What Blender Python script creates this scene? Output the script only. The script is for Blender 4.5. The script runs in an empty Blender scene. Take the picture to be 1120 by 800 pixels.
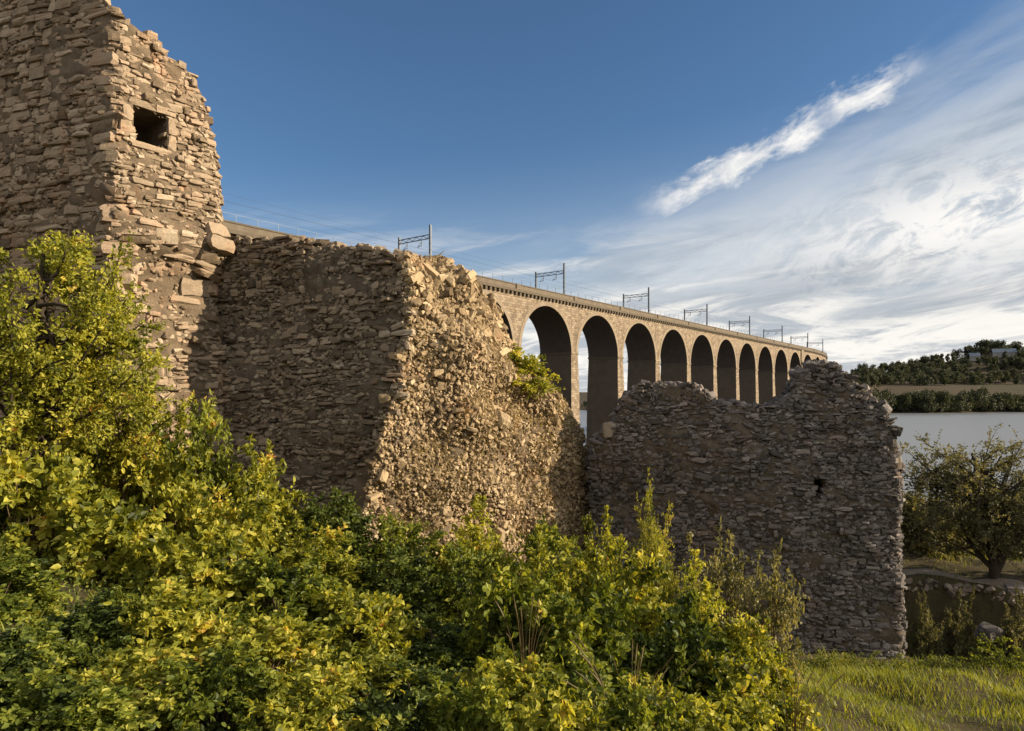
import bpy, bmesh, math, random
import numpy as np
from mathutils import Vector

random.seed(7)
rng = np.random.default_rng(11)
S = bpy.context.scene
COL = S.collection
CAMZ = 15.5                                   # eye height above the river (metres)

def W(px, py, D):
    """a point seen in direction (px, py) of a 1120x800 picture, D metres ahead of the camera"""
    return np.array([(px - 560.0) / 747.0 * D, D, CAMZ + (432.0 - py) / 747.0 * D])

def sstep(a, b, x):
    t = np.clip((np.asarray(x, float) - a) / (b - a), 0, 1)
    return t * t * (3 - 2 * t)

# ------------------------------------------------------------------ numpy noise
class SNoise:
    """cheap smooth noise: a sum of plane waves"""
    def __init__(self, seed, n=14, lo=0.5, hi=3.0):
        r = np.random.default_rng(seed)
        self.k = r.normal(size=(n, 3)); self.k /= np.linalg.norm(self.k, axis=1)[:, None]
        f = np.exp(r.uniform(np.log(lo), np.log(hi), n)); self.k *= f[:, None]
        self.a = 1 / np.sqrt(f); self.a /= np.sqrt((self.a ** 2).sum() / 2)
        self.p = r.uniform(0, 6.28, n)
    def __call__(self, P):
        P = np.asarray(P, float)
        return (np.sin(P @ self.k.T + self.p) * self.a).sum(-1)

# ------------------------------------------------------------------ object helpers
def link(o):
    COL.objects.link(o); return o

def np_mesh(name, V, faces, mat, attrs=None, smooth=False, mats=None, midx=None):
    """faces: (N,k) int array, or a list of such arrays with different k"""
    if isinstance(faces, np.ndarray): faces = [faces]
    faces = [np.asarray(f, np.int32) for f in faces if len(f)]
    V = np.asarray(V, np.float32)
    me = bpy.data.meshes.new(name)
    me.vertices.add(len(V)); me.vertices.foreach_set('co', V.ravel())
    loops = np.concatenate([f.ravel() for f in faces])
    tot = np.concatenate([np.full(len(f), f.shape[1], np.int32) for f in faces])
    start = np.concatenate([[0], np.cumsum(tot)[:-1]]).astype(np.int32)
    me.loops.add(len(loops)); me.loops.foreach_set('vertex_index', loops)
    me.polygons.add(len(tot)); me.polygons.foreach_set('loop_start', start)
    me.update(calc_edges=True); me.validate()
    me.polygons.foreach_set('use_smooth', np.full(len(me.polygons), bool(smooth)))
    if attrs:
        for k, a in attrs.items():
            at = me.attributes.new(k, 'FLOAT', 'POINT')
            at.data.foreach_set('value', np.asarray(a, np.float32))
    for m in (mats or [mat]):
        me.materials.append(m)
    if midx is not None:
        me.polygons.foreach_set('material_index', np.asarray(midx, np.int32))
    return me

def obj(name, V, F, mat, parent=None, attrs=None, smooth=False, world=True):
    """one mesh object; V is in world space and is made local to the parent's location"""
    V = np.asarray(V, float)
    if parent is not None and world:
        p = parent
        while p is not None:
            V = V - np.array(p.location); p = p.parent
    o = link(bpy.data.objects.new(name, np_mesh(name, V, F, mat, attrs, smooth)))
    o.parent = parent
    return o

def thing(name, label, cat, loc=(0, 0, 0), rz=0.0, group=None):
    o = link(bpy.data.objects.new(name, None))
    o.location = loc; o.rotation_euler = (0, 0, rz); o.empty_display_size = 0.3
    o['label'] = label; o['category'] = cat
    if group: o['group'] = group
    return o

def tag(o, label, cat, group=None):
    o['label'] = label; o['category'] = cat
    if group: o['group'] = group
    return o

def copy_tree(root):
    c = root.copy(); COL.objects.link(c)
    for ch in root.children:
        d = ch.copy(); COL.objects.link(d); d.parent = c
        for g in ch.children:
            e = g.copy(); COL.objects.link(e); e.parent = d
    return c

def struct(o):
    o['kind'] = 'structure'; return o

class MB:
    """collects boxes and tubes into one mesh"""
    def __init__(self): self.V = []; self.Q = []; self.n = 0
    def add(self, V, Q):
        self.V.append(np.asarray(V, float)); self.Q.append(np.asarray(Q, int) + self.n); self.n += len(V)
    def box(self, c, size, T=(1, 0, 0), N=(0, 1, 0), taper=1.0):
        T = np.array(T, float); N = np.array(N, float); U = np.cross(T, N); c = np.array(c, float)
        P = []
        for z in (-.5, .5):
            k = taper if z > 0 else 1
            for x, y in ((-.5, -.5), (.5, -.5), (.5, .5), (-.5, .5)):
                P.append(c + T * size[0] * x * k + N * size[1] * y * k + U * size[2] * z)
        self.add(P, [(0, 3, 2, 1), (4, 5, 6, 7), (0, 1, 5, 4), (1, 2, 6, 5), (2, 3, 7, 6), (3, 0, 4, 7)])
    def tube(self, pts, radii, n=7):
        pts = np.array(pts, float); m = len(pts)
        if np.isscalar(radii): radii = [radii] * m
        V = []
        for i in range(m):
            d = pts[min(i + 1, m - 1)] - pts[max(i - 1, 0)]; d = d / (np.linalg.norm(d) + 1e-9)
            a = np.cross(d, (0.31, 0.2, 0.93)); 
            if np.linalg.norm(a) < 1e-3: a = np.cross(d, (1, 0, 0))
            a /= np.linalg.norm(a); b = np.cross(d, a)
            for k in range(n):
                t = 2 * math.pi * k / n
                V.append(pts[i] + radii[i] * (a * math.cos(t) + b * math.sin(t)))
        Q = []
        for i in range(m - 1):
            for k in range(n):
                Q.append((i * n + k, i * n + (k + 1) % n, (i + 1) * n + (k + 1) % n, (i + 1) * n + k))
        V.append(pts[0]); V.append(pts[-1])
        self.add(V, Q)
    def build(self, name, mat, parent=None, world=True, smooth=False, mat2=None, second=None):
        o = obj(name, np.concatenate(self.V), np.concatenate(self.Q), mat, parent, None, smooth, world)
        if mat2:
            o.data.materials.append(mat2)
            for p_ in o.data.polygons:
                if second(p_): p_.material_index = 1
        return o

# ------------------------------------------------------------------ materials
def newmat(name):
    m = bpy.data.materials.new(name); m.use_nodes = True
    nt = m.node_tree
    for n in list(nt.nodes): nt.nodes.remove(n)
    out = nt.nodes.new('ShaderNodeOutputMaterial')
    return m, nt, out

def N(nt, typ, **kw):
    n = nt.nodes.new(typ)
    for k, v in kw.items():
        if k.startswith('i_'):
            n.inputs[k[2:].replace('_', ' ')].default_value = v
        else: setattr(n, k, v)
    return n

def ramp(nt, fac, stops, interp='LINEAR'):
    r = nt.nodes.new('ShaderNodeValToRGB'); cr = r.color_ramp; cr.interpolation = interp
    while len(cr.elements) < len(stops): cr.elements.new(0.5)
    for e, (p, c) in zip(cr.elements, stops):
        e.position = p; e.color = (c[0], c[1], c[2], 1)
    nt.links.new(fac, r.inputs['Fac']); return r.outputs['Color']

def mix(nt, fac, a, b, mode='MIX'):
    m = nt.nodes.new('ShaderNodeMix'); m.data_type = 'RGBA'; m.blend_type = mode
    for s, v in (('Factor', fac), ('A', a), ('B', b)):
        i = [x for x in m.inputs if x.name == s and (x.type == 'RGBA' if s != 'Factor' else x.type == 'VALUE')][0]
        if hasattr(v, 'is_linked'): nt.links.new(v, i)
        elif s == 'Factor': i.default_value = v
        else: i.default_value = (v[0], v[1], v[2], 1)
    return [o for o in m.outputs if o.type == 'RGBA'][0]

def math_n(nt, op, a, b=None, c=None, clamp=False):
    m = nt.nodes.new('ShaderNodeMath'); m.operation = op; m.use_clamp = clamp
    for i, v in enumerate((a, b, c)):
        if v is None: continue
        if hasattr(v, 'is_linked'): nt.links.new(v, m.inputs[i])
        else: m.inputs[i].default_value = v
    return m.outputs[0]

def mrange(nt, v, a, b, c=0.0, d=1.0, smooth=True):
    m = nt.nodes.new('ShaderNodeMapRange')
    m.interpolation_type = 'SMOOTHSTEP' if smooth else 'LINEAR'
    nt.links.new(v, m.inputs[0])
    for i, x in enumerate((a, b, c, d)): m.inputs[i + 1].default_value = x
    return m.outputs[0]

def noise(nt, vec, scale, detail=4, rough=.6, dist=0.0):
    n = nt.nodes.new('ShaderNodeTexNoise')
    n.inputs['Scale'].default_value = scale; n.inputs['Detail'].default_value = detail
    n.inputs['Roughness'].default_value = rough; n.inputs['Distortion'].default_value = dist
    if vec is not None: nt.links.new(vec, n.inputs['Vector'])
    return n.outputs['Fac']

def pos(nt):
    return nt.nodes.new('ShaderNodeNewGeometry').outputs['Position']

def stone_mat(name, stops, lichen=(.05, .045, .03), lich=(.55, .75), rough=.92, bump=.5, scale=1.0, attr=True, pale=None):
    m, nt, out = newmat(name)
    p = pos(nt)
    if attr:
        a = N(nt, 'ShaderNodeAttribute', attribute_name='rnd').outputs['Fac']
    else:
        a = noise(nt, p, 1.1 * scale, 5, .7)
    n1 = noise(nt, p, 7 * scale, 5, .65)
    f = math_n(nt, 'ADD', math_n(nt, 'MULTIPLY', a, .72), math_n(nt, 'MULTIPLY', n1, .4))
    f = math_n(nt, 'SUBTRACT', f, .06)
    c = ramp(nt, f, stops)
    big = noise(nt, p, .55 * scale, 5, .7, .6)
    c = mix(nt, math_n(nt, 'MULTIPLY', mrange(nt, big, lich[0], lich[1]), .7), c, lichen)
    fine = noise(nt, p, 38 * scale, 4, .7)
    c = mix(nt, math_n(nt, 'MULTIPLY', mrange(nt, fine, .38, .62), .55), c, mix(nt, 1.0, c, (.45, .43, .4), 'MULTIPLY'))
    red = noise(nt, p, .9 * scale, 5, .7, .5)
    c = mix(nt, math_n(nt, 'MULTIPLY', mrange(nt, red, .52, .7), .45), c, mix(nt, 1.0, c, (1.15, .78, .60), 'MULTIPLY'))
    if pale:
        pn = noise(nt, p, 2.3 * scale, 6, .75, .3)
        c = mix(nt, math_n(nt, 'MULTIPLY', mrange(nt, pn, .6, .74), .6), c, pale)
    b = N(nt, 'ShaderNodeBsdfPrincipled'); b.inputs['Roughness'].default_value = rough
    b.inputs['Specular IOR Level'].default_value = .2
    nt.links.new(c, b.inputs['Base Color'])
    bp = N(nt, 'ShaderNodeBump'); bp.inputs['Strength'].default_value = bump; bp.inputs['Distance'].default_value = .04
    h = math_n(nt, 'ADD', noise(nt, p, 16 * scale, 6, .7), math_n(nt, 'MULTIPLY', fine, .5))
    nt.links.new(h, bp.inputs['Height']); nt.links.new(bp.outputs[0], b.inputs['Normal'])
    nt.links.new(b.outputs[0], out.inputs[0])
    return m

def leaf_mat(name, stops, trans=.45, tint=(1, 1, 1)):
    m, nt, out = newmat(name)
    a = N(nt, 'ShaderNodeAttribute', attribute_name='rnd').outputs['Fac']
    p = pos(nt)
    cl = noise(nt, p, 1.3, 3, .6)
    f = math_n(nt, 'ADD', math_n(nt, 'MULTIPLY', a, .75), math_n(nt, 'MULTIPLY', math_n(nt, 'SUBTRACT', cl, .5), .8))
    f = math_n(nt, 'ADD', f, .12, clamp=True)
    c = ramp(nt, f, stops)
    d = N(nt, 'ShaderNodeBsdfPrincipled'); d.inputs['Roughness'].default_value = .5
    d.inputs['Specular IOR Level'].default_value = .25
    nt.links.new(c, d.inputs['Base Color'])
    t = N(nt, 'ShaderNodeBsdfTranslucent')
    nt.links.new(mix(nt, 1.0, c, (1.5, 1.35, .55), 'MULTIPLY'), t.inputs['Color'])
    ms = N(nt, 'ShaderNodeMixShader'); ms.inputs[0].default_value = trans
    nt.links.new(d.outputs[0], ms.inputs[1]); nt.links.new(t.outputs[0], ms.inputs[2])
    nt.links.new(ms.outputs[0], out.inputs[0])
    return m

def plain(name, col, rough=.8, metal=0.0, var=.25, scale=3.0, bump=0.0):
    m, nt, out = newmat(name)
    p = pos(nt); n = noise(nt, p, scale, 5, .65)
    c = mix(nt, n, [x * (1 - var) for x in col], [min(1, x * (1 + var)) for x in col])
    b = N(nt, 'ShaderNodeBsdfPrincipled'); b.inputs['Roughness'].default_value = rough
    b.inputs['Metallic'].default_value = metal; b.inputs['Specular IOR Level'].default_value = .25
    nt.links.new(c, b.inputs['Base Color'])
    if bump:
        bp = N(nt, 'ShaderNodeBump'); bp.inputs['Strength'].default_value = bump; bp.inputs['Distance'].default_value = .1
        nt.links.new(noise(nt, p, scale * 4, 6, .7), bp.inputs['Height']); nt.links.new(bp.outputs[0], b.inputs['Normal'])
    nt.links.new(b.outputs[0], out.inputs[0])
    return m

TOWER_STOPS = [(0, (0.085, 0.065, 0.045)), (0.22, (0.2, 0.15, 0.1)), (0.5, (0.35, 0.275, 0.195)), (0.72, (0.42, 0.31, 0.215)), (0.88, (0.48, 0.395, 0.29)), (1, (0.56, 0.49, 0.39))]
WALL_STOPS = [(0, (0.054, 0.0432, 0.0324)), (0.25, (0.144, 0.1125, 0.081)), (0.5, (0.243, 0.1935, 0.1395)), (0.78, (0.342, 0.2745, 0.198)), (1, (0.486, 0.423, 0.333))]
GREY_STOPS = [(0, (0.0451, 0.041, 0.0399)), (0.3, (0.1271, 0.1148, 0.1094)), (0.6, (0.2132, 0.1902, 0.1761)), (0.85, (0.2952, 0.2624, 0.2455)), (1, (0.41, 0.3772, 0.3706))]
RUB_STOPS = [(0, (0.07, 0.05, 0.03)), (0.25, (0.2, 0.145, 0.085)), (0.5, (0.38, 0.285, 0.17)), (0.8, (0.52, 0.4, 0.245)), (1, (0.64, 0.54, 0.39))]
M = {}
M['tower'] = stone_mat('weathered_sandstone', TOWER_STOPS, pale=(.48, .42, .33))
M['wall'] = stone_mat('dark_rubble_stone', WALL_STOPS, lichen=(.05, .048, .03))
M['grey'] = stone_mat('grey_rubble_stone', GREY_STOPS, lichen=(.045, .045, .032))
M['rubble'] = stone_mat('broken_wall_rubble', RUB_STOPS, lichen=(.16, .13, .05), lich=(.6, .8), pale=(.52, .45, .34))
M['mortar'] = stone_mat('old_lime_mortar', [(0, (.07, .055, .038)), (.35, (.15, .115, .08)), (.6, (.26, .20, .135)), (1, (.40, .32, .22))], attr=False, bump=1.0, scale=2.2)
M['mortar_dark'] = stone_mat('dark_wall_core', [(.15, (.05, .042, .034)), (.4, (.12, .098, .074)), (.6, (.20, .165, .125)), (.85, (.33, .28, .215))], attr=False, bump=1.0, scale=2.0)
def ashlar(name, stops, dark, bl=1.0, ch=.5):
    """coursed blocks: the pattern runs along the object's own length and height"""
    m, nt, out = newmat(name); p = pos(nt)
    ob = nt.nodes.new('ShaderNodeTexCoord').outputs['Object']; sp = nt.nodes.new('ShaderNodeSeparateXYZ'); nt.links.new(ob, sp.inputs[0])
    rn = nt.nodes.new('ShaderNodeObjectInfo').outputs['Random']
    cb = nt.nodes.new('ShaderNodeCombineXYZ'); nt.links.new(math_n(nt, 'ADD', math_n(nt, 'ADD', sp.outputs[0], sp.outputs[1]), math_n(nt, 'MULTIPLY', rn, 37.0)), cb.inputs[0]); nt.links.new(sp.outputs[2], cb.inputs[1])
    br = nt.nodes.new('ShaderNodeTexBrick'); nt.links.new(cb.outputs[0], br.inputs['Vector'])
    for k, v in (('Scale', 1.0), ('Mortar Size', .035), ('Mortar Smooth', .4), ('Brick Width', bl), ('Row Height', ch), ('Bias', 0.0)): br.inputs[k].default_value = v
    br.inputs['Color1'].default_value = (0, 0, 0, 1); br.inputs['Color2'].default_value = (1, 1, 1, 1); br.inputs['Mortar'].default_value = (.5, .5, .5, 1)
    tn = nt.nodes.new('ShaderNodeSeparateXYZ'); nt.links.new(br.outputs['Color'], tn.inputs[0])
    f = math_n(nt, 'ADD', math_n(nt, 'MULTIPLY', tn.outputs[0], .38), math_n(nt, 'ADD', math_n(nt, 'MULTIPLY', noise(nt, p, .35, 5, .7), .6), math_n(nt, 'MULTIPLY', noise(nt, p, 2.2, 4, .7), .2)))
    c = ramp(nt, math_n(nt, 'SUBTRACT', f, .1), stops)
    c = mix(nt, math_n(nt, 'MULTIPLY', br.outputs['Fac'], .55), c, dark)
    st_ = nt.nodes.new('ShaderNodeMapping'); st_.inputs['Scale'].default_value = (.8, .8, .09); nt.links.new(p, st_.inputs[0])
    c = mix(nt, math_n(nt, 'MULTIPLY', mrange(nt, noise(nt, st_.outputs[0], 1.0, 5, .65), .5, .72), .65), c, dark)
    b = N(nt, 'ShaderNodeBsdfPrincipled'); b.inputs['Roughness'].default_value = .92; b.inputs['Specular IOR Level'].default_value = .2
    bp = N(nt, 'ShaderNodeBump'); bp.inputs['Strength'].default_value = .6; bp.inputs['Distance'].default_value = .08
    nt.links.new(math_n(nt, 'SUBTRACT', noise(nt, p, 2.5, 5, .7), br.outputs['Fac']), bp.inputs['Height']); nt.links.new(bp.outputs[0], b.inputs['Normal'])
    nt.links.new(c, b.inputs['Base Color']); nt.links.new(b.outputs[0], out.inputs[0]); return m
M['bridge'] = ashlar('bridge_sandstone', [(.1, (.095, .072, .05)), (.4, (.19, .148, .105)), (.6, (.28, .22, .155)), (.9, (.40, .335, .25))], (.09, .068, .045))
M['bridge_ring'] = stone_mat('pale_voussoir_stone', [(.2, (.16, .13, .09)), (.5, (.27, .22, .16)), (.8, (.38, .32, .245))], lichen=(.14, .11, .07), attr=False, scale=.4, bump=.2)
M['soffit'] = plain('dark_soffit_brick', (.055, .043, .035), .9, var=.4, scale=.7, bump=.3)  # dark brick lining under the arches, one tone throughout
M['pier_side'] = plain('shade_toned_pier_side', (.085, .067, .05), .95, var=.45, scale=.6, bump=.3)  # pier stone darkened on its side faces, shade put into the colour
M['cornice'] = plain('weathered_cornice_stone', (.11, .09, .065), .9, var=.5, scale=.9, bump=.2)
M['parapet'] = plain('weathered_parapet_stone', (.14, .115, .085), .9, var=.5, scale=.8, bump=.2)
M['steel'] = plain('galvanised_steel', (.10, .12, .15), .5, .3)
M['bark'] = plain('grey_brown_bark', (.06, .045, .032), .95, var=.5, scale=9, bump=.6)
M['twig'] = plain('brown_twig', (.10, .07, .045), .9, var=.4, scale=14)
M['path'] = plain('trodden_earth_path', (.26, .20, .14), .95, var=.5, scale=2.2, bump=1.0)
M['edging'] = stone_mat('pale_edging_stone', [(0, (.12, .10, .075)), (.5, (.27, .22, .17)), (1, (.42, .36, .29))])
G_YEL = [(0, (0.031, 0.0437, 0.009)), (0.28, (0.1443, 0.1665, 0.022)), (0.58, (0.3713, 0.3693, 0.05)), (0.82, (0.5981, 0.5514, 0.11)), (0.94, (0.54, 0.3537, 0.07)), (1, (0.4, 0.1665, 0.05))]
G_MID = [(0, (0.0227, 0.0374, 0.009)), (0.35, (0.1031, 0.1353, 0.02)), (0.7, (0.2681, 0.2965, 0.043)), (0.9, (0.5, 0.489, 0.1)), (1, (0.46, 0.3017, 0.07))]
G_DRK = [(0, (0.0186, 0.0312, 0.009)), (0.4, (0.0619, 0.0884, 0.017)), (0.75, (0.165, 0.1977, 0.035)), (1, (0.38, 0.3745, 0.08))]
G_PALE = [(0, (0.06, 0.06, 0.03)), (0.4, (0.16, 0.16, 0.075)), (0.75, (0.32, 0.29, 0.13)), (1, (0.45, 0.38, 0.2))]
G_RUST = [(0, (0.045, 0.047, 0.025)), (0.4, (0.12, 0.118, 0.055)), (0.75, (0.24, 0.22, 0.11)), (1, (0.42, 0.37, 0.22))]
M['leaf_yel'] = leaf_mat('yellow_green_leaf', G_YEL, .45)
M['leaf_mid'] = leaf_mat('mid_green_leaf', G_MID, .45)
M['leaf_drk'] = leaf_mat('dark_green_leaf', G_DRK, .35)
M['leaf_pale'] = leaf_mat('pale_dry_leaf', G_PALE, .4)
M['leaf_rust'] = leaf_mat('rusty_dark_leaf', G_RUST, .35)
M['grass'] = leaf_mat('grass_blade', [(0, (.04, .058, .01)), (.35, (.14, .175, .022)), (.7, (.31, .32, .045)), (1, (.50, .43, .14))], .4)
M['dry'] = leaf_mat('dry_grass_stem', [(0, (.14, .10, .045)), (.5, (.26, .20, .09)), (1, (.40, .32, .17))], .35)
M['far_leaf'] = leaf_mat('distant_leaf', [(0, (.025, .032, .018)), (.5, (.05, .06, .032)), (1, (.095, .095, .05))], .25)

# ------------------------------------------------------------------ camera, sun, sky
cam = bpy.data.cameras.new('camera'); cam.lens = 24.0; cam.sensor_width = 36.0
cam.shift_y = 32.0 / 1120.0; cam.clip_start = .1; cam.clip_end = 9000
co = link(bpy.data.objects.new('camera', cam)); co.location = (0, 0, CAMZ); co.rotation_euler = (math.radians(90), 0, 0)
S.camera = co

SUN_AZ, SUN_EL = math.radians(96.0), math.radians(21.5)      # azimuth from +Y towards +X
sd = Vector((math.sin(SUN_AZ) * math.cos(SUN_EL), math.cos(SUN_AZ) * math.cos(SUN_EL), math.sin(SUN_EL)))
sl = bpy.data.lights.new('sun', 'SUN'); sl.energy = 5.0; sl.angle = math.radians(.5); sl.color = (1.0, .83, .60)
so = link(bpy.data.objects.new('sun', sl)); so.rotation_euler = sd.to_track_quat('Z', 'Y').to_euler(); so.location = (60, 8, 60)

w = bpy.data.worlds.new('World'); S.world = w; w.use_nodes = True
nt = w.node_tree
for n in list(nt.nodes): nt.nodes.remove(n)
wo = nt.nodes.new('ShaderNodeOutputWorld'); bg = nt.nodes.new('ShaderNodeBackground'); bg.inputs[1].default_value = .078
nt.links.new(bg.outputs[0], wo.inputs[0])
sky = nt.nodes.new('ShaderNodeTexSky'); sky.sky_type = 'NISHITA'; sky.sun_disc = False
sky.sun_elevation = SUN_EL; sky.sun_rotation = SUN_AZ; sky.air_density = 1.0; sky.dust_density = .4; sky.ozone_density = 3.2
tc = nt.nodes.new('ShaderNodeTexCoord'); sep = nt.nodes.new('ShaderNodeSeparateXYZ')
nt.links.new(tc.outputs['Generated'], sep.inputs[0])
X, Y, Z = sep.outputs
az = math_n(nt, 'ARCTAN2', X, Y); el = math_n(nt, 'ARCSINE', Z)
A0, E0, ca, sa = .211, .2705, .9366, .3504                   # the long streak of cloud: where it starts and how it runs
da = math_n(nt, 'SUBTRACT', az, A0); de = math_n(nt, 'SUBTRACT', el, E0)
al = math_n(nt, 'ADD', math_n(nt, 'MULTIPLY', da, ca), math_n(nt, 'MULTIPLY', de, sa))
be = math_n(nt, 'SUBTRACT', math_n(nt, 'MULTIPLY', de, ca), math_n(nt, 'MULTIPLY', da, sa))
def cvec(sx, sy, sz=0.0):
    c = nt.nodes.new('ShaderNodeCombineXYZ')
    nt.links.new(math_n(nt, 'MULTIPLY', al, sx), c.inputs[0]); nt.links.new(math_n(nt, 'MULTIPLY', be, sy), c.inputs[1])
    c.inputs[2].default_value = sz
    return c.outputs[0]
# horizontal-ish coordinates for the low bands
def hvec(sx, sy, sz=0.0):
    c = nt.nodes.new('ShaderNodeCombineXYZ')
    t = math_n(nt, 'SUBTRACT', el, math_n(nt, 'MULTIPLY', az, .12))
    nt.links.new(math_n(nt, 'MULTIPLY', az, sx), c.inputs[0]); nt.links.new(math_n(nt, 'MULTIPLY', t, sy), c.inputs[1])
    c.inputs[2].default_value = sz
    return c.outputs[0]
n_ed = noise(nt, cvec(14, 34), 1.0, 7, .66, .25)
n_st = noise(nt, cvec(7, 14, 3.1), 1.0, 5, .6, .2)
# streak
bw = math_n(nt, 'ADD', math_n(nt, 'ABSOLUTE', math_n(nt, 'ADD', be, math_n(nt, 'MULTIPLY', math_n(nt, 'SUBTRACT', n_st, .5), .05))),
            math_n(nt, 'MULTIPLY', math_n(nt, 'SUBTRACT', n_ed, .5), -.085))
ends = math_n(nt, 'MULTIPLY', mrange(nt, al, -.04, .05), mrange(nt, al, .37, .30))
st = math_n(nt, 'MULTIPLY', mrange(nt, bw, .024, -.006), ends)
# veil below the streak
gap = mrange(nt, math_n(nt, 'ABSOLUTE', math_n(nt, 'SUBTRACT', al, .235)), .004, .022, .45, 1.0)
st = math_n(nt, 'MULTIPLY', st, gap)
n_v = noise(nt, cvec(3.0, 12, 7.7), 1.0, 6, .6, .5)
n_v2 = noise(nt, hvec(3.2, 19, 2.2), 1.0, 7, .62, .4)
n_f = noise(nt, cvec(17, 30, 1.7), 1.0, 7, .68, .5)
veil = mrange(nt, math_n(nt, 'ADD', be, math_n(nt, 'MULTIPLY', math_n(nt, 'SUBTRACT', n_v, .5), .20)), .03, -.12)
veil = math_n(nt, 'MULTIPLY', veil, mrange(nt, az, -.32, .2))
veil = math_n(nt, 'MULTIPLY', veil, mrange(nt, n_v, .22, .55, .62, 1.0))
def blob(a0, e0, wa, we, slope=0.0):
    d1 = math_n(nt, 'SUBTRACT', az, a0); d2 = math_n(nt, 'SUBTRACT', math_n(nt, 'SUBTRACT', el, e0), math_n(nt, 'MULTIPLY', d1, slope))
    q = math_n(nt, 'ADD', math_n(nt, 'POWER', math_n(nt, 'DIVIDE', d1, wa), 2.0), math_n(nt, 'POWER', math_n(nt, 'DIVIDE', d2, we), 2.0))
    return math_n(nt, 'POWER', 2.718, math_n(nt, 'MULTIPLY', q, -1.0))
bright = blob(.60, .212, .19, .055, .12)                        # sunlit broken cloud to the right
lens = math_n(nt, 'MAXIMUM', blob(.41, .15, .14, .026, .16), math_n(nt, 'MULTIPLY', blob(.58, .118, .13, .016, .12), .85))
low = math_n(nt, 'ADD', math_n(nt, 'MULTIPLY', mrange(nt, el, .26, .0), .66), math_n(nt, 'MULTIPLY', mrange(nt, az, -.5, .6), .10))
band = mrange(nt, math_n(nt, 'ADD', n_v2, low), .82, .99)
lowl = math_n(nt, 'MULTIPLY', mrange(nt, el, .275, .13), mrange(nt, noise(nt, hvec(4, 30, 9.3), 1.0, 6, .6, .7), .40, .66))
band = math_n(nt, 'MAXIMUM', band, math_n(nt, 'MULTIPLY', lowl, .8))
glow = math_n(nt, 'ADD', mrange(nt, el, .15, .0, 0, .55), mrange(nt, math_n(nt, 'SUBTRACT', el, math_n(nt, 'MULTIPLY', az, .10)), .36, .08, 0, .24))
n_c = noise(nt, hvec(6, 34, 5.5), 1.0, 7, .66, .8)
grey = mix(nt, mrange(nt, n_v2, .32, .6), (2.3, 2.75, 3.25), (4.4, 4.7, 5.0))
white = mix(nt, mrange(nt, n_c, .40, .58), (3.3, 3.6, 3.95), (7.4, 7.1, 6.6))
skyb = mix(nt, 1.0, sky.outputs[0], (.62, .75, .83), 'MULTIPLY')
skyc = mix(nt, math_n(nt, 'MULTIPLY', veil, .85), skyb, grey)
skyc = mix(nt, glow, skyc, (6.9, 6.8, 6.6))
skyc = mix(nt, math_n(nt, 'MULTIPLY', band, .85), skyc, white)
skyc = mix(nt, math_n(nt, 'MULTIPLY', lens, mrange(nt, n_v2, .3, .55, 1.0, .55)), skyc, (2.5, 2.85, 3.3))
skyc = mix(nt, math_n(nt, 'MULTIPLY', bright, mrange(nt, n_f, .40, .56), None, True), skyc, (7.2, 7.0, 6.7))
skyc = mix(nt, math_n(nt, 'MULTIPLY', st, .95), skyc, mix(nt, mrange(nt, n_f, .3, .6), (5.4, 5.5, 5.6), (7.4, 7.2, 6.9)))
# unseen broken cloud behind and above the viewer, added to fill the shaded faces
n_b = noise(nt, tc.outputs['Generated'], 2.4, 6, .6, .4)
back = math_n(nt, 'MULTIPLY', mrange(nt, Y, .25, -.35), mrange(nt, n_b, .30, .55, .55, 1.0))
skyc = mix(nt, math_n(nt, 'MULTIPLY', back, .9), skyc, (6.8, 6.6, 6.3))
nt.links.new(skyc, bg.inputs[0])

S.view_settings.view_transform = 'Standard'; S.view_settings.look = 'None'
S.view_settings.exposure = 0.85; S.view_settings.gamma = 1.0; S.view_settings.use_curve_mapping = False
S.render.engine = 'CYCLES'
S.cycles.use_denoising = True
S.cycles.max_bounces = 6; S.cycles.diffuse_bounces = 3; S.cycles.glossy_bounces = 2; S.cycles.transmission_bounces = 3
S.cycles.sample_clamp_indirect = 6

# ------------------------------------------------------------------ the setting: ground, river, far shore
def edge_y(x):
    x = np.asarray(x, float)
    return 27.5 - (np.clip(x, 13, 24) - 15) * .57 + .28 * np.sin(x * 1.9 + .6) + .16 * np.sin(x * 4.7)
_tn = SNoise(3, 16, .15, 1.4); _hm = SNoise(4, 16, 1.6, 4.5)
def hgt(x, y):
    x = np.asarray(x, float); y = np.asarray(y, float)
    xc = np.minimum(x, 8 + (x - 8) * .0)
    p = 13.9 - .225 * np.where(x > 8, xc, x) - .2146 * y
    p = p - .9 * sstep(-2, -14, x) * 0
    # behind the viewer and to the left the hill flattens out
    p = np.minimum(p, 24 + .02 * np.abs(x))
    t = -.6 * (x - 10) - .8 * (y - 150)
    far = np.clip(.062 * t, -3.5, 5.6)
    z = np.maximum(p, far)
    # hollow, bank and the path's terrace on the right
    m = sstep(11.6, 13.4, x) * sstep(17.6, 19, y)
    edge = edge_y(x)
    d = y - edge
    hol = 7.9 - 2.4 * sstep(18.2, 20.8, y)
    ter = np.where(d < 6, 8.26, 8.26 - (d - 6) * .16)
    zz = hol + (np.maximum(ter, far) - hol) * sstep(-1.3, .1, d)
    z = z * (1 - m) + zz * m
    # hill that carries the north end of the viaduct
    z = z + 25 * np.exp(-(((x + 92) / 34) ** 2 + ((y - 20) / 45) ** 2))
    P = np.stack([x, y, 0 * x], -1)
    amp = .10 + .9 * sstep(40, 120, np.hypot(x, y))
    hum = _hm(P) * .085 * sstep(1, 4, x) * (1 - sstep(40, 60, y))
    return z + _tn(P) * amp * .55 + hum

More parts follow.
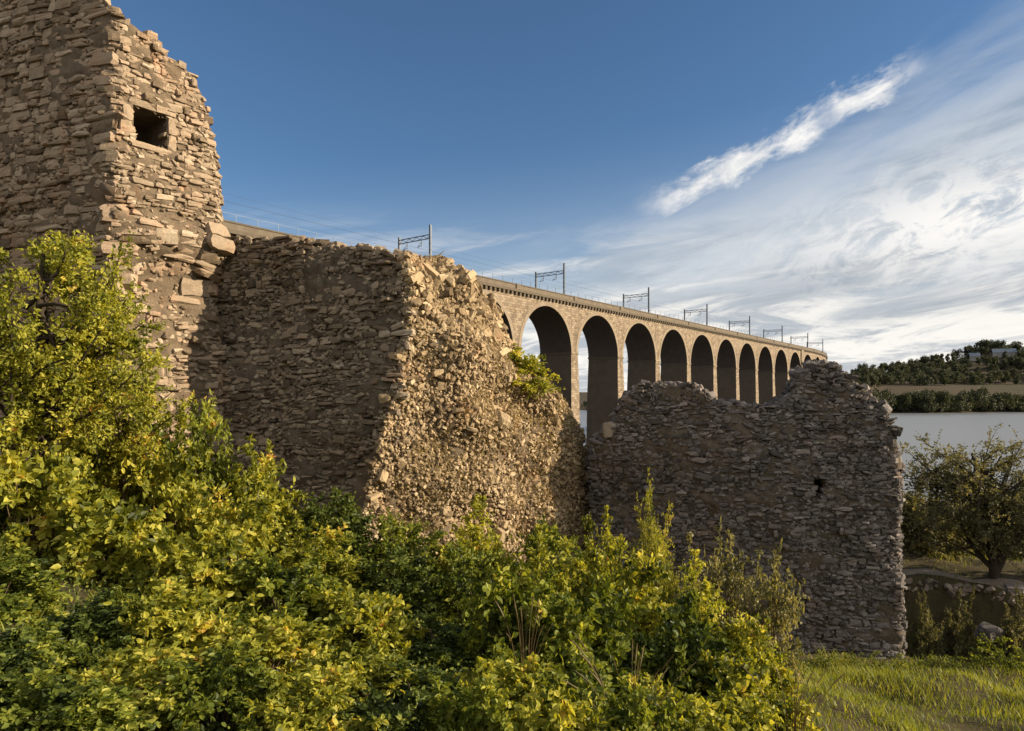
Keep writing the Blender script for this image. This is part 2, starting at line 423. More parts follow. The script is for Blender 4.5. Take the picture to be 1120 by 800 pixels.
gx = np.unique(np.concatenate([np.arange(-320, -20, 6.0), np.arange(-20, 26, .3), np.arange(26, 60, 1.5), np.arange(60, 420, 6.0)]))
gy = np.unique(np.concatenate([np.arange(-120, -6, 6.0), np.arange(-6, 36, .3), np.arange(36, 80, 1.5), np.arange(80, 330, 6.0)]))
GX, GY = np.meshgrid(gx, gy, indexing='ij')
GZ = hgt(GX, GY)
def grid_faces(a, b):
    i = np.arange(a * b).reshape(a, b)
    return np.stack([i[:-1, :-1], i[1:, :-1], i[1:, 1:], i[:-1, 1:]], -1).reshape(-1, 4)
m, nt, out = newmat('grassy_soil')
p = pos(nt)
c = ramp(nt, noise(nt, p, .8, 6, .7, .4), [(.25, (.04, .033, .02)), (.5, (.075, .062, .032)), (.75, (.11, .095, .045))])
c = mix(nt, mrange(nt, noise(nt, p, 3.0, 5, .7), .5, .72), c, (.075, .055, .035))
b = N(nt, 'ShaderNodeBsdfPrincipled'); b.inputs['Roughness'].default_value = 1; b.inputs['Specular IOR Level'].default_value = .1
bp = N(nt, 'ShaderNodeBump'); bp.inputs['Strength'].default_value = .8; bp.inputs['Distance'].default_value = .12
nt.links.new(noise(nt, p, 9, 6, .75), bp.inputs['Height']); nt.links.new(bp.outputs[0], b.inputs['Normal'])
nt.links.new(c, b.inputs['Base Color']); nt.links.new(b.outputs[0], out.inputs[0]); M['soil'] = m
struct(obj('ground', np.stack([GX, GY, GZ], -1).reshape(-1, 3), grid_faces(len(gx), len(gy)), M['soil'], smooth=True))

# river
m, nt, out = newmat('river_water')
p = pos(nt)
b = N(nt, 'ShaderNodeBsdfPrincipled'); b.inputs['Base Color'].default_value = (.15, .16, .165, 1)
b.inputs['Roughness'].default_value = .34; b.inputs['IOR'].default_value = 1.33; b.inputs['Specular IOR Level'].default_value = .6
mp = N(nt, 'ShaderNodeMapping'); mp.inputs['Scale'].default_value = (.5, 1.4, 1); mp.inputs['Rotation'].default_value = (0, 0, .6)
nt.links.new(p, mp.inputs[0])
bp = N(nt, 'ShaderNodeBump'); bp.inputs['Strength'].default_value = .3; bp.inputs['Distance'].default_value = .25
nt.links.new(noise(nt, mp.outputs[0], .7, 6, .6, .4), bp.inputs['Height']); nt.links.new(bp.outputs[0], b.inputs['Normal'])
nt.links.new(b.outputs[0], out.inputs[0]); M['water'] = m
struct(obj('river', [(-2500, -400, 0), (4200, -400, 0), (4200, 2600, 0), (-2500, 2600, 0)], np.array([[0, 1, 2, 3]]), M['water']))

# far shore: low bank, a brown field, wooded ridge
_fn = SNoise(5, 12, .004, .03)
def shore(x, y):
    a = x / np.maximum(y, 1)                      # bearing of the shore as it winds
    s = 690 - 290 * sstep(.10, .19, a) + 175 * sstep(.50, .545, a) + 30 * sstep(.6, .75, a)
    return s
def hfar(x, y):
    x = np.asarray(x, float); y = np.asarray(y, float)
    a = x / np.maximum(y, 1)
    d = y - shore(x, y)
    right = sstep(.40, .56, a)
    z = -4 + 4.6 * sstep(-8, 3, d) + (5.0 + 4 * right) * sstep(3, 60, d) + 17 * right * sstep(40, 190, d) + 30 * right * sstep(170, 420, d) * (.62 + .5 * sstep(.55, .75, a))
    z = z + 22 * sstep(700, 2500, d)
    z = z + 17 * np.exp(-((x - 680) / 75) ** 2 - ((y - 945) / 80) ** 2)
    P = np.stack([x, y, 0 * x], -1)
    return z + _fn(P) * 1.6 * sstep(10, 150, d) * (.3 + right)
fx = np.unique(np.concatenate([np.arange(-2400, -300, 60), np.arange(-300, 700, 9.0), np.arange(700, 4000, 60)]))
fy = np.unique(np.concatenate([np.arange(350, 420, 6.0), np.arange(420, 1000, 9.0), np.arange(1000, 5200, 90)]))
FX, FY = np.meshgrid(fx, fy, indexing='ij')
m, nt, out = newmat('far_fields')
p = pos(nt)
mp = N(nt, 'ShaderNodeMapping'); mp.inputs['Scale'].default_value = (.35, 1.6, 1); nt.links.new(p, mp.inputs[0])
c = ramp(nt, noise(nt, mp.outputs[0], .012, 5, .6), [(.3, (.04, .042, .025)), (.5, (.07, .054, .036)), (.7, (.05, .052, .028))])
b = N(nt, 'ShaderNodeBsdfPrincipled'); b.inputs['Roughness'].default_value = 1; b.inputs['Specular IOR Level'].default_value = .1
nt.links.new(c, b.inputs['Base Color']); nt.links.new(b.outputs[0], out.inputs[0]); M['field'] = m
struct(obj('hills', np.stack([FX, FY, hfar(FX, FY)], -1).reshape(-1, 3), grid_faces(len(fx), len(fy)), M['field'], smooth=True))

# ------------------------------------------------------------------ stones
def stone_templates(n, cuts=2):
    bm = bmesh.new(); bmesh.ops.create_cube(bm, size=1.0)
    bmesh.ops.subdivide_edges(bm, edges=bm.edges[:], cuts=cuts, use_grid_fill=True)
    bm.verts.ensure_lookup_table()
    V = np.array([v.co[:] for v in bm.verts]); Q = np.array([[v.index for v in f.verts] for f in bm.faces]); bm.free()
    r = np.random.default_rng(21); T = []
    for k in range(n):
        R = V / np.linalg.norm(V, axis=1)[:, None] * .60
        a = r.uniform(.10, .42)
        P = V * (1 - a) + R * a
        P = P + r.normal(0, .026 if cuts == 2 else .035, P.shape)
        # a couple of broken corners
        for q in range(r.integers(1, 4)):
            nn = r.normal(size=3); nn /= np.linalg.norm(nn); lim = r.uniform(.38, .52)
            dd = P @ nn; P = P - np.clip(dd - lim, 0, None)[:, None] * nn
        T.append(P)
    return np.array(T), Q
TPB, TQB = stone_templates(24); TPS, TQS = stone_templates(16, 1)

def build_stones(name, C, T, U, Nn, size, mat, parent, small=False, tone=None, worn=False):
    TPL, TQ = (TPS, TQS) if small else (TPB, TQB)
    n = len(C); k = rng.integers(0, len(TPL), n)
    P = TPL[k]
    V = (C[:, None, :] + P[..., :1] * size[:, None, :1] * T[:, None, :] + P[..., 1:2] * size[:, None, 1:2] * U[:, None, :]
         + P[..., 2:3] * size[:, None, 2:3] * Nn[:, None, :])
    F = (TQ[None] + (np.arange(n) * TPL.shape[1])[:, None, None]).reshape(-1, 4)
    rnd = np.repeat(np.clip(rng.normal(.5, .31, n) + (0 if tone is None else tone), 0, 1), TPL.shape[1])
    return obj(name, V.reshape(-1, 3), F, mat, parent, {'rnd': rnd}, smooth=worn)

def frame(P, s, h, e=.05):
    T = P(s + e, h) - P(s - e, h); T /= np.linalg.norm(T, axis=1)[:, None]
    U = P(s, h + e) - P(s, h - e); U /= np.linalg.norm(U, axis=1)[:, None]
    Nn = np.cross(T, U); Nn /= np.linalg.norm(Nn, axis=1)[:, None]
    U = np.cross(Nn, T)
    return T, U, Nn

def lay_courses(P, L, h0, top, hc=(.12, .25), ln=(.18, .5), dep=.3, proud=.04, wav=.08, tilt=.05, mask=None, gap=.015, s0=0.0, loose=.35, out=.045):
    """coursed stones on the surface P(s, h); s along the wall in metres, h the height"""
    ss, hh, sz = [], [], []
    h = h0; hmax = float(np.max(top(np.linspace(s0, L, 200))))
    ph = random.uniform(0, 6)
    while h < hmax + .1:
        ch = random.uniform(*hc); s = s0 - random.uniform(0, ln[1])
        while s < L:
            l = random.uniform(*ln)
            if random.random() < .12: l *= 1.6
            sc = s + l / 2
            hw = h + ch / 2 + wav * (math.sin(sc * .9 + ph + h * .7) + .6 * math.sin(sc * 2.3 + h))
            if s0 - .05 < sc < L + .05:
                tp = float(top(np.array([sc]))[0])
                ok = hw < tp - .05 or (hw < tp + .12 and random.random() < loose)
                if ok and (mask is None or mask(sc, hw)):
                    # now and then two thin stones share a bed
                    if ch > .17 and random.random() < .3:
                        for q in (-.25, .25):
                            ss.append(sc); hh.append(hw + q * ch); sz.append((l - gap, ch / 2 - gap * .7, dep))
                    else:
                        ss.append(sc); hh.append(hw); sz.append((l - gap, ch - gap, dep))
            s += l
        h += ch
    ss = np.array(ss); hh = np.array(hh); sz = np.array(sz)
    T, U, Nn = frame(P, ss, hh)
    n = len(ss); a = rng.normal(0, tilt, n)[:, None]
    T2 = T * np.cos(a) + U * np.sin(a); U2 = U * np.cos(a) - T * np.sin(a)
    b_ = rng.normal(0, tilt * 1.3, n)[:, None]
    T3 = T2 * np.cos(b_) + Nn * np.sin(b_); N3 = Nn * np.cos(b_) - T2 * np.sin(b_)
    C = P(ss, hh) + Nn * (rng.normal(0, proud, n) - sz[:, 2] * .5 + out)[:, None]
    return C, T3, U2, N3, sz

def pinnings(name, P, n, s0, s1, h0, top, mat, parent, size=(.04, .12), out=(-.02, .05), mask=None):
    """small stones packed into the joints and hollows of a face"""
    s = rng.uniform(s0, s1, n); tp = top(s); h = h0 + (tp - h0) * rng.random(n)
    if mask is not None:
        k = np.array([mask(a, b) for a, b in zip(s, h)]); s, h = s[k], h[k]; n = len(s)
    T, U, Nn = frame(P, s, h); a = rng.normal(0, .4, n)[:, None]
    T2 = T * np.cos(a) + U * np.sin(a); U2 = U * np.cos(a) - T * np.sin(a)
    b = rng.normal(0, .25, n)[:, None]; T3 = T2 * np.cos(b) + Nn * np.sin(b); N3 = Nn * np.cos(b) - T2 * np.sin(b)
    z = rng.uniform(*size, n)[:, None] * np.stack([rng.uniform(.9, 2.2, n), rng.uniform(.6, 1.0, n), rng.uniform(.8, 1.3, n)], -1)
    return build_stones(name, P(s, h) + Nn * (rng.uniform(*out, n) - z[:, 2] * .3)[:, None], T3, U2, N3, z, mat, parent, small=True)

def rand_rot(n):
    q = rng.normal(size=(n, 4)); q /= np.linalg.norm(q, axis=1)[:, None]; a, b, c, d = q.T
    return (np.stack([1 - 2 * (c * c + d * d), 2 * (b * c + a * d), 2 * (b * d - a * c)], -1),
            np.stack([2 * (b * c - a * d), 1 - 2 * (b * b + d * d), 2 * (c * d + a * b)], -1),
            np.stack([2 * (b * d + a * c), 2 * (c * d - a * b), 1 - 2 * (b * b + c * c)], -1))

def solid(P, svals, base, top, back, nv=60, hole=None, wob=None):
    """a closed body: the front is P(s,h) from base to top(s), the back is that surface moved by `back`"""
    svals = np.asarray(svals); ns = len(svals)
    v = np.linspace(0, 1, nv)
    tp = top(svals); bs = np.full(ns, base) if np.isscalar(base) else base
    SS = np.repeat(svals[:, None], nv, 1); HH = bs[:, None] + (tp - bs)[:, None] * v[None]
    F = P(SS.ravel(), HH.ravel())
    if wob is not None:
        T, U, Nn = frame(P, SS.ravel(), HH.ravel()); F = F + Nn * wob(F)[:, None]
    Bk = F + np.asarray(back(SS.ravel(), HH.ravel()) if callable(back) else np.array(back)[None])
    fq = grid_faces(ns, nv)
    if hole is not None:
        c = np.stack([SS.ravel()[fq].mean(1), HH.ravel()[fq].mean(1)], -1)
        keep = np.ones(len(fq), bool)
        for (a, b_, c0, d0) in hole:
            keep &= ~((c[:, 0] > a) & (c[:, 0] < b_) & (c[:, 1] > c0) & (c[:, 1] < d0))
        fqk = fq[keep]
    else: fqk = fq
    n = ns * nv; bq = fq[:, ::-1] + n
    i = np.arange(n).reshape(ns, nv)
    def strip(line):
        return np.stack([line[:-1], line[1:], line[1:] + n, line[:-1] + n], -1)
    Q = np.concatenate([fqk, bq, strip(i[:, -1]), strip(i[:, 0])[:, ::-1], strip(i[0])[:, ::-1], strip(i[-1])])
    return np.concatenate([F, Bk]), Q

def interp(xs, ys):
    xs = np.array(xs, float); ys = np.array(ys, float)
    return lambda s: np.interp(s, xs, ys)

_c1 = SNoise(91, 26, 5.0, 24.0); _c2 = SNoise(92, 18, 1.2, 5.0)
rough_core = lambda P: _c1(P) * .026 + _c2(P) * .018 + .004
def recess(P, rect, depth, mat, name, parent):
    a, b_, c, d = rect
    s = np.array([a, b_, b_, a]); h = np.array([c, c, d, d])
    T, U, Nn = frame(P, s, h)
    F = P(s, h) + Nn * .02; Bk = F - Nn.mean(0)[None] * depth
    V = np.concatenate([F, Bk])
    Q = [(4, 5, 6, 7)] + [(k, (k + 1) % 4, 4 + (k + 1) % 4, 4 + k) for k in range(4)]
    return obj(name, V, np.array(Q), mat, parent)

# ------------------------------------------------------------------ ruined tower
C0 = np.array([-10.06, 17.28]); R0 = np.array([-8.40, 19.5]); L0 = C0 + 9.5 * np.array([-.95, .31])
PLAN = np.array([L0, C0, R0, (-10.7, 23.0), (-13.0, 26.0), (-17.0, 25.5), L0])
seg = np.linalg.norm(np.diff(PLAN, axis=0), axis=1); CUM = np.concatenate([[0], np.cumsum(seg)])
_t1 = SNoise(31, 18, .5, 3.5); _t2 = SNoise(32, 14, .25, 1.0)
TC = PLAN[:-1].mean(0)
def Ptower(s, h):
    s = np.asarray(s, float); h = np.asarray(h, float)
    sm = np.mod(s, CUM[-1])
    x = 0; y = 0
    for k in (-.22, -.08, .08, .22):                # slightly rounded corners
        q = np.mod(sm + k, CUM[-1]); x = x + np.interp(q, CUM, PLAN[:, 0]) / 4; y = y + np.interp(q, CUM, PLAN[:, 1]) / 4
    d = np.stack([x, y], -1) - TC; d /= np.linalg.norm(d, axis=-1)[..., None]
    B = np.stack([x, y, h], -1)
    o = _t1(B) * .05 + _t2(B) * .09
    o = o + .012 * np.clip(22 - h, 0, 20)                # batter
    # eroded band below the embrasure: stones bulge out, then the face is eaten back
    o = o + .28 * np.exp(-((h - 19.6) / .5) ** 2) * sstep(9.6, 10.4, sm) - .22 * np.exp(-((h - 18.4) / .7) ** 2) * sstep(9.4, 10.2, sm)
    o = o - .10 * np.exp(-((h - 20.35) / .18) ** 2)
    x = x + d[..., 0] * o; y = y + d[..., 1] * o
    return np.stack([x, y, h], -1)
sc_ = CUM[1]; sr_ = CUM[2]
def ttop(s):
    s = np.mod(s, CUM[-1])
    xs = [0, 3, 6, 8, 8.8, sc_ - .35, sc_, sc_ + .25, sc_ + .6, sc_ + 1.0, sc_ + 1.35, sc_ + 1.8, sc_ + 2.2, sc_ + 2.45, sc_ + 2.58, sc_ + 2.7, sr_ + .1, sr_ + .6, sr_ + 2, CUM[4], CUM[5], CUM[6]]
    ys = [27.5, 28, 27.4, 27.0, 26.3, 25.6, 25.25, 25.15, 25.0, 24.95, 24.6, 24.55, 24.25, 23.7, 23.0, 22.7, 22.3, 21.6, 22, 23.5, 26, 27.5]
    return np.interp(s, xs, ys)
tower = thing('castle_tower', 'tall ruined sandstone castle tower with a small square dark window near its broken top', 'tower', (-13.0, 21.0, 11.5))
win = (sc_ + .42, sc_ + 1.32, 22.05, 22.95)
sv = np.arange(0, CUM[-1] + .05, .08); sv[-1] = CUM[-1]
TOPS = ttop(sv)
VV, QQ = solid(Ptower, sv, 8.0, ttop, lambda s, h: np.concatenate([(TC - Ptower(s, h)[:, :2]) * .25, 0 * s[:, None]], 1), nv=220, hole=[win], wob=rough_core)
obj('wall_core', VV, QQ, M['mortar'], tower, smooth=True)
wd = recess(Ptower, win, 1.3, M['mortar_dark'], 'window', tower)
inwin = lambda s, h: not (win[0] - .02 < s < win[1] + .02 and win[2] - .02 < h < win[3] + .02)
TP = lambda s: ttop(s)
# left face: weathered squared courses
a = lay_courses(Ptower, sc_ - .05, 9.0, TP, hc=(.13, .34), ln=(.18, .75), dep=.35, proud=.028, wav=.03, tilt=.025, gap=.004, out=.04)
build_stones('squared_stonework', *a, M['tower'], tower)
pinnings('joint_stones', Ptower, 9000, 0, sr_ + 1.5, 11.0, ttop, M['tower'], tower, (.04, .13), (-.02, .05), inwin)
# right face: rubble courses, big blocks below the embrasure
up = lay_courses(Ptower, sr_ + 3.4, 20.35, TP, hc=(.10, .22), ln=(.12, .40), dep=.34, proud=.04, wav=.04, tilt=.06, mask=inwin, s0=sc_ - .05, loose=.7)
midb = lay_courses(Ptower, sr_ + 3.4, 17.9, lambda s: np.full(np.shape(s), 20.3), hc=(.28, .5), ln=(.4, .95), dep=.5, proud=.06, wav=.06, tilt=.06, s0=sc_ - .05)
lo = lay_courses(Ptower, sr_ + 3.4, 10.0, lambda s: np.full(np.shape(s), 17.8), hc=(.11, .26), ln=(.14, .42), dep=.4, proud=.06, wav=.08, tilt=.09, s0=sc_ - .05)
build_stones('rubble_stonework', *[np.concatenate(z) for z in zip(up, midb, lo)], M['tower'], tower)
# dressed stones round the window
fr = []
for (s, h, l, hh_) in ((win[0] - .16, 22.28, .3, .44), (win[0] - .13, 22.72, .26, .4), (win[1] + .10, 22.25, .2, .4), (win[1] + .12, 22.7, .24, .46),
                       ((win[0] + win[1]) / 2 - .2, 23.06, .75, .2), (win[1] - .05, 23.08, .5, .2), ((win[0] + win[1]) / 2, 21.96, 1.15, .16)):
    fr.append((s, h, l, hh_))
fr = np.array(fr); T, U, Nn = frame(Ptower, fr[:, 0], fr[:, 1])
build_stones('window_surround', Ptower(fr[:, 0], fr[:, 1]) - Nn * .11, T, U, Nn, np.stack([fr[:, 2], fr[:, 3], np.full(len(fr), .4)], -1), M['tower'], wd)

# ------------------------------------------------------------------ left ruined wall with its broken end
A1 = np.array([-8.95, 19.85]); B1 = np.array([-2.76, 18.15]); L1 = float(np.linalg.norm(B1 - A1))
_w1 = SNoise(41, 18, .8, 4.5); _w1b = SNoise(42, 12, .3, .9)
def Pwall(s, h):
    s = np.asarray(s, float); h = np.asarray(h, float)
    q = A1[None] + (B1 - A1)[None] / L1 * s[..., None]
    x, y = q[..., 0], q[..., 1] - .025 * (20 - h)
    x = x - .0 * s
    o = _w1(np.stack([x, y, h], -1)) * .10 + _w1b(np.stack([x, y, h], -1)) * .10
    return np.stack([x - .12 * o, y - o, h], -1)
wtop = interp([-1, .3, .8, 1.4, 1.9, 2.4, 2.9, 3.3, 3.7, 4.2, 4.6, 5.0, 5.3, 5.6, 6], [20.2, 20.15, 20.02, 19.9, 19.9, 19.78, 19.7, 19.78, 19.62, 19.64, 19.48, 19.52, 19.48, 19.4, 19.2])
lwall = thing('ruined_wall', 'left length of ruined wall joined to the tower, shaded face and sunlit broken rubble end', 'wall', (-3.5, 20.0, 9.0))
def llim(h): return L1 - .12 - 1.1 * np.clip((17.5 - h) / 5.0, 0, 1)
def Pcore(s, h):                                           # the core stops short of the ragged end
    s = np.asarray(s, float); h = np.asarray(h, float)
    return Pwall(np.where(s > 0, s * llim(h) / L1, s), h)
VV, QQ = solid(Pcore, np.arange(-.4, L1 + .01, .055), 7.5, wtop, (.75, 2.4, 0), nv=220, wob=rough_core)
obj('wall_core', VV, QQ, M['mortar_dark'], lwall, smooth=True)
def lmask(s, h):   # the face breaks away along a ragged line at its right end
    lim = L1 + .16 - (1.0 * max(0, min(1, (17.5 - h) / 5.0))) + .14 * math.sin(h * 4.1) + .1 * math.sin(h * 9.7 + 1)
    return s < lim
a = lay_courses(Pwall, L1, 8.0, wtop, hc=(.07, .24), ln=(.10, .46), dep=.34, proud=.05, wav=.10, tilt=.13, mask=lmask, loose=.6)
n0 = 240                                                   # stones left lying along the ragged top
s = rng.uniform(0, L1, n0); r3 = rand_rot(n0)
zt = wtop(s) + rng.uniform(-.16, .08, n0); Ct = Pwall(s, zt) + np.stack([0 * s, rng.uniform(.05, 1.6, n0), 0 * s], -1)
szt = rng.uniform(.09, .28, (n0, 1)) * rng.uniform(.6, 1.2, (n0, 3))
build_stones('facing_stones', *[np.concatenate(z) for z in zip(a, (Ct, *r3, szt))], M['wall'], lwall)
pinnings('joint_stones', Pwall, 7000, 0, L1, 9.5, wtop, M['wall'], lwall, (.035, .12), (-.02, .06), lmask)

RL = np.array([W(*q) for q in ((446, 271, 18.15), (450, 310, 18.15), (448, 360, 18.1), (440, 410, 18.05), (426, 460, 18.0), (410, 520, 17.95), (400, 570, 17.95), (394, 640, 17.85), (392, 760, 17.7))])
RR = np.array([W(*q) for q in ((504, 300, 22.0), (542, 335, 22.4), (557, 385, 22.8), (608, 430, 23.4), (637, 480, 24.0), (643, 540, 24.0), (647, 600, 24.0), (652, 680, 24.0), (658, 800, 24.0))])
nr = len(RL); _r1 = SNoise(51, 22, .7, 5.0)
def Pramp(s, h):
    s = np.asarray(s, float); h = np.asarray(h, float)     # s 0..1 from the near edge to the far edge, h 0..1 upwards
    k = (1 - h) * (nr - 1)
    l = np.stack([np.interp(k, np.arange(nr), RL[:, j]) for j in range(3)], -1)
    r = np.stack([np.interp(k, np.arange(nr), RR[:, j]) for j in range(3)], -1)
    P = l + (r - l) * s[..., None]
    bulge = np.sin(np.clip(s, 0, 1) * math.pi) * (.25 + .5 * (1 - h)) * (1 - sstep(.8, 1.0, h)) - .25 * sstep(.85, 1.0, h)
    o = bulge + _r1(P) * .24 * (.3 + np.sin(np.clip(s, 0, 1) * math.pi))
    return P + np.stack([o * .55, -o * .7, o * .3], -1)
VV, QQ = solid(Pramp, np.linspace(0, 1, 130), 0.0, lambda s: np.ones(np.shape(s)), (-1.3, 1.2, -.15), nv=190, wob=rough_core)
obj('broken_core', VV, QQ, M['mortar'], lwall, smooth=True)
n1 = 13000
s = rng.uniform(-.02, 1.02, n1); h = rng.uniform(.1, .985, n1)
T, U, Nn = frame(Pramp, s, h, .01)
big = rng.random(n1) < .015 + .09 * sstep(.6, .9, h)
sz0 = np.where(big, rng.uniform(.18, .32, n1), rng.uniform(.04, .14, n1) * (1 + .35 * sstep(.5, .8, h)))
szr = sz0[:, None] * np.stack([rng.uniform(.8, 2.1, n1), rng.uniform(.4, .9, n1), rng.uniform(.7, 1.4, n1)], -1)
a_ = rng.normal(.5, .8, n1)[:, None]
T2 = T * np.cos(a_) + U * np.sin(a_); U2 = U * np.cos(a_) - T * np.sin(a_)
b_ = rng.normal(0, .45, n1)[:, None]
T3 = T2 * np.cos(b_) + Nn * np.sin(b_); N3 = Nn * np.cos(b_) - T2 * np.sin(b_)
build_stones('broken_rubble', Pramp(s, h) + Nn * (rng.uniform(-.5, .14, n1) * sz0 / .4)[:, None], T3, U2, N3, szr, M['rubble'], lwall)
n3 = 16000
s = rng.uniform(-.02, 1.02, n3); h = rng.uniform(.1, .99, n3); T, U, Nn = frame(Pramp, s, h, .01); r3 = rand_rot(n3)
z3 = rng.uniform(.03, .10, (n3, 1)) * rng.uniform(.6, 1.5, (n3, 3))
build_stones('small_rubble', Pramp(s, h) + Nn * rng.uniform(-.01, .06, n3)[:, None], *r3, z3, M['rubble'], lwall, small=True)

# withered grass growing out of the broken end
n2 = 26000
s = rng.uniform(.04, 1.0, n2); h = rng.uniform(.15, 1.0, n2); keep = rng.random(n2) < (1 - sstep(.5, .82, h)) * .9 + .06
s, h = s[keep], h[keep]; cl = SNoise(56, 14, 1.0, 5.0)(Pramp(s, h)); keep = cl > -.35; s, h = s[keep], h[keep]; n2 = len(s)
T, U, Nn = frame(Pramp, s, h, .01); B = Pramp(s, h) + Nn * .02
up_ = np.array([0, 0, 1.0]) * rng.uniform(.3, 1, n2)[:, None] + Nn * rng.uniform(.1, .8, n2)[:, None] + rng.normal(0, .3, (n2, 3)); up_ *= (rng.uniform(.10, .30, n2) / np.linalg.norm(up_, axis=1))[:, None]
sd_ = np.cross(up_, Nn); sd_ *= (rng.uniform(.007, .013, n2) / np.linalg.norm(sd_, axis=1))[:, None]
V = np.stack([B - sd_, B + sd_, B + up_ * .6 + sd_ * .8, B + up_ + np.array([0, 0, -.03]), B + up_ * .6 - sd_ * .8], 1)
o_ = np.arange(n2)[:, None] * 5
g = obj('dry_grass', V.reshape(-1, 3), [o_ + np.array([[0, 1, 2, 4]]), o_ + np.array([[4, 2, 3]])], M['dry'], None, {'rnd': np.repeat(rng.random(n2), 5)})
g['kind'] = 'stuff'; g['label'] = 'withered grass rooted over the sunlit broken end of the left wall'

# ------------------------------------------------------------------ right ruined wall
A2 = W(645, 500, 23.0)[:2]; B2 = W(1000, 500, 20.0)[:2]; L2 = float(np.linalg.norm(B2 - A2))
_w2 = SNoise(61, 18, .7, 4.0); _w2b = SNoise(62, 12, .25, .8)
def Pright(s, h):
    s = np.asarray(s, float); h = np.asarray(h, float)
    q = A2[None] + (B2 - A2)[None] / L2 * s[..., None]
    x, y = q[..., 0], q[..., 1] - .03 * (17 - h)
    o = _w2(np.stack([x, y, h], -1)) * .10 + _w2b(np.stack([x, y, h], -1)) * .16
    # right-hand quoin leans and is rounded by weather
    y = y + .9 * sstep(L2 - .7, L2 + .05, s) ** 2
    return np.stack([x - .3 * o, y - o, h], -1)
prof = [(645, 510), (648, 497), (653, 480), (668, 472), (675, 460), (683, 443), (691, 430), (702, 424), (722, 421), (748, 424), (766, 427), (778, 438), (788, 446), (802, 443), (826, 446), (850, 447),
        (860, 438), (868, 428), (877, 414), (885, 404), (893, 399), (904, 398), (914, 402), (928, 411), (941, 422), (954, 433), (965, 446), (974, 462), (981, 483), (986, 512), (989, 550), (993, 605), (996, 645), (998, 700), (1000, 800)]
ps, pz = [], []
for (px, py) in prof:                                          # the outline seen in the picture, laid on the wall's own plane
    u = (px - 560) / 747.0; d = B2 - A2
    tt = (A2[0] - u * A2[1]) / (u * d[1] - d[0]); D = A2[1] + d[1] * tt
    ps.append(tt * L2); pz.append(CAMZ + (432 - py) / 747.0 * D)
ps[0] = min(ps[0], 0)
rtop = interp(ps, pz)
rwall = thing('ruined_wall', 'right length of ruined wall in shade, dipping in its middle and rising to a rounded hump', 'wall', (7.5, 21.5, 7.0))
hole2 = []
u = (893 - 560) / 747.0; d = B2 - A2; tt = (A2[0] - u * A2[1]) / (u * d[1] - d[0]); hs = tt * L2; hD = A2[1] + d[1] * tt; hz = CAMZ + (432 - 531) / 747.0 * hD
hole2 = (hs - .13, hs + .13, hz - .27, hz + .22)
VV, QQ = solid(Pright, np.linspace(0, L2, 190), 5.5, lambda s: np.maximum(rtop(s), 5.9), (.45, 2.0, 0), nv=220, hole=[hole2], wob=rough_core)
obj('wall_core', VV, QQ, M['mortar_dark'], rwall, smooth=True)
recess(Pright, hole2, .9, M['mortar_dark'], 'beam_hole', rwall)
inh = lambda s, h: not (hole2[0] < s < hole2[1] and hole2[2] < h < hole2[3])
a = lay_courses(Pright, L2, 6.2, rtop, hc=(.06, .20), ln=(.09, .36), dep=.34, proud=.05, wav=.12, tilt=.15, mask=inh, loose=.7)
n0 = 620
s = rng.uniform(0, L2, n0); r3 = rand_rot(n0)
zt = rtop(s) + rng.uniform(-.24, .07, n0); Ct = Pright(s, zt) + np.stack([.1 + 0 * s, rng.uniform(.02, 1.3, n0), 0 * s], -1)
szt = rng.uniform(.09, .30, (n0, 1)) * rng.uniform(.6, 1.2, (n0, 3))
build_stones('facing_stones', *[np.concatenate(z) for z in zip(a, (Ct, *r3, szt))], M['grey'], rwall, tone=np.concatenate([.22 * (1 - sstep(9.0, 12.5, a[0][:, 2])) - .10, np.full(n0, -.12)]))

pinnings('joint_stones', Pright, 9000, 0, L2, 7.0, rtop, M['grey'], rwall, (.035, .11), (-.02, .06), inh)
# pale block lying on the low left end of that wall
def loose_stone(name, label, cat, at, size, mat, rz=.3, group=None):
    o = build_stones(name, np.array([[0, 0, 0]], float), np.array([[math.cos(rz), math.sin(rz), .05]]), np.array([[-math.sin(rz), math.cos(rz), 0]]),
                     np.array([[0, 0, 1.0]]), np.array([size], float), mat, None)
    o.location = at
    return tag(o, label, cat, group)
p = W(668, 470, 22.3)
loose_stone('stone_block', 'pale squared block perched on the low left end of the right ruined wall', 'stone', p, (.45, .4, .48), M['edging'], .4)

# ------------------------------------------------------------------ viaduct
SP = 21.3; DIRA = math.atan2(.8, .6)
st_p = {}; 
def build_line(i0=-5, i1=17):
    P = {}; p = np.array([1.0 - 3.3, 133.0 + 2.5]); 
    for i in range(0, i0 - 1, -1):
        P[i] = (p + np.array([math.cos(DIRA), math.sin(DIRA)]) * SP * i, DIRA)
    q = p.copy(); a = DIRA
    for i in range(0, i1 + 1):
        P[i] = (q.copy(), a)
        if i >= 11: a += math.radians(3.6)
        q = q + np.array([math.cos(a), math.sin(a)]) * SP
    return P
LINE = build_line()
ZT, ZSPR, BW = 35.45, 24.6, 8.2
via = thing('railway_viaduct', 'long stone railway viaduct of tall round arches receding across the river', 'bridge', (-2.3, 135.5, 0.0))
VO = np.array([-2.3, 135.5, 0.0])
def face_off(a):      # unit vector across the bridge, towards the viewer's side
    return np.array([math.sin(a), -math.cos(a)])
pw = 2.7
mb = MB()
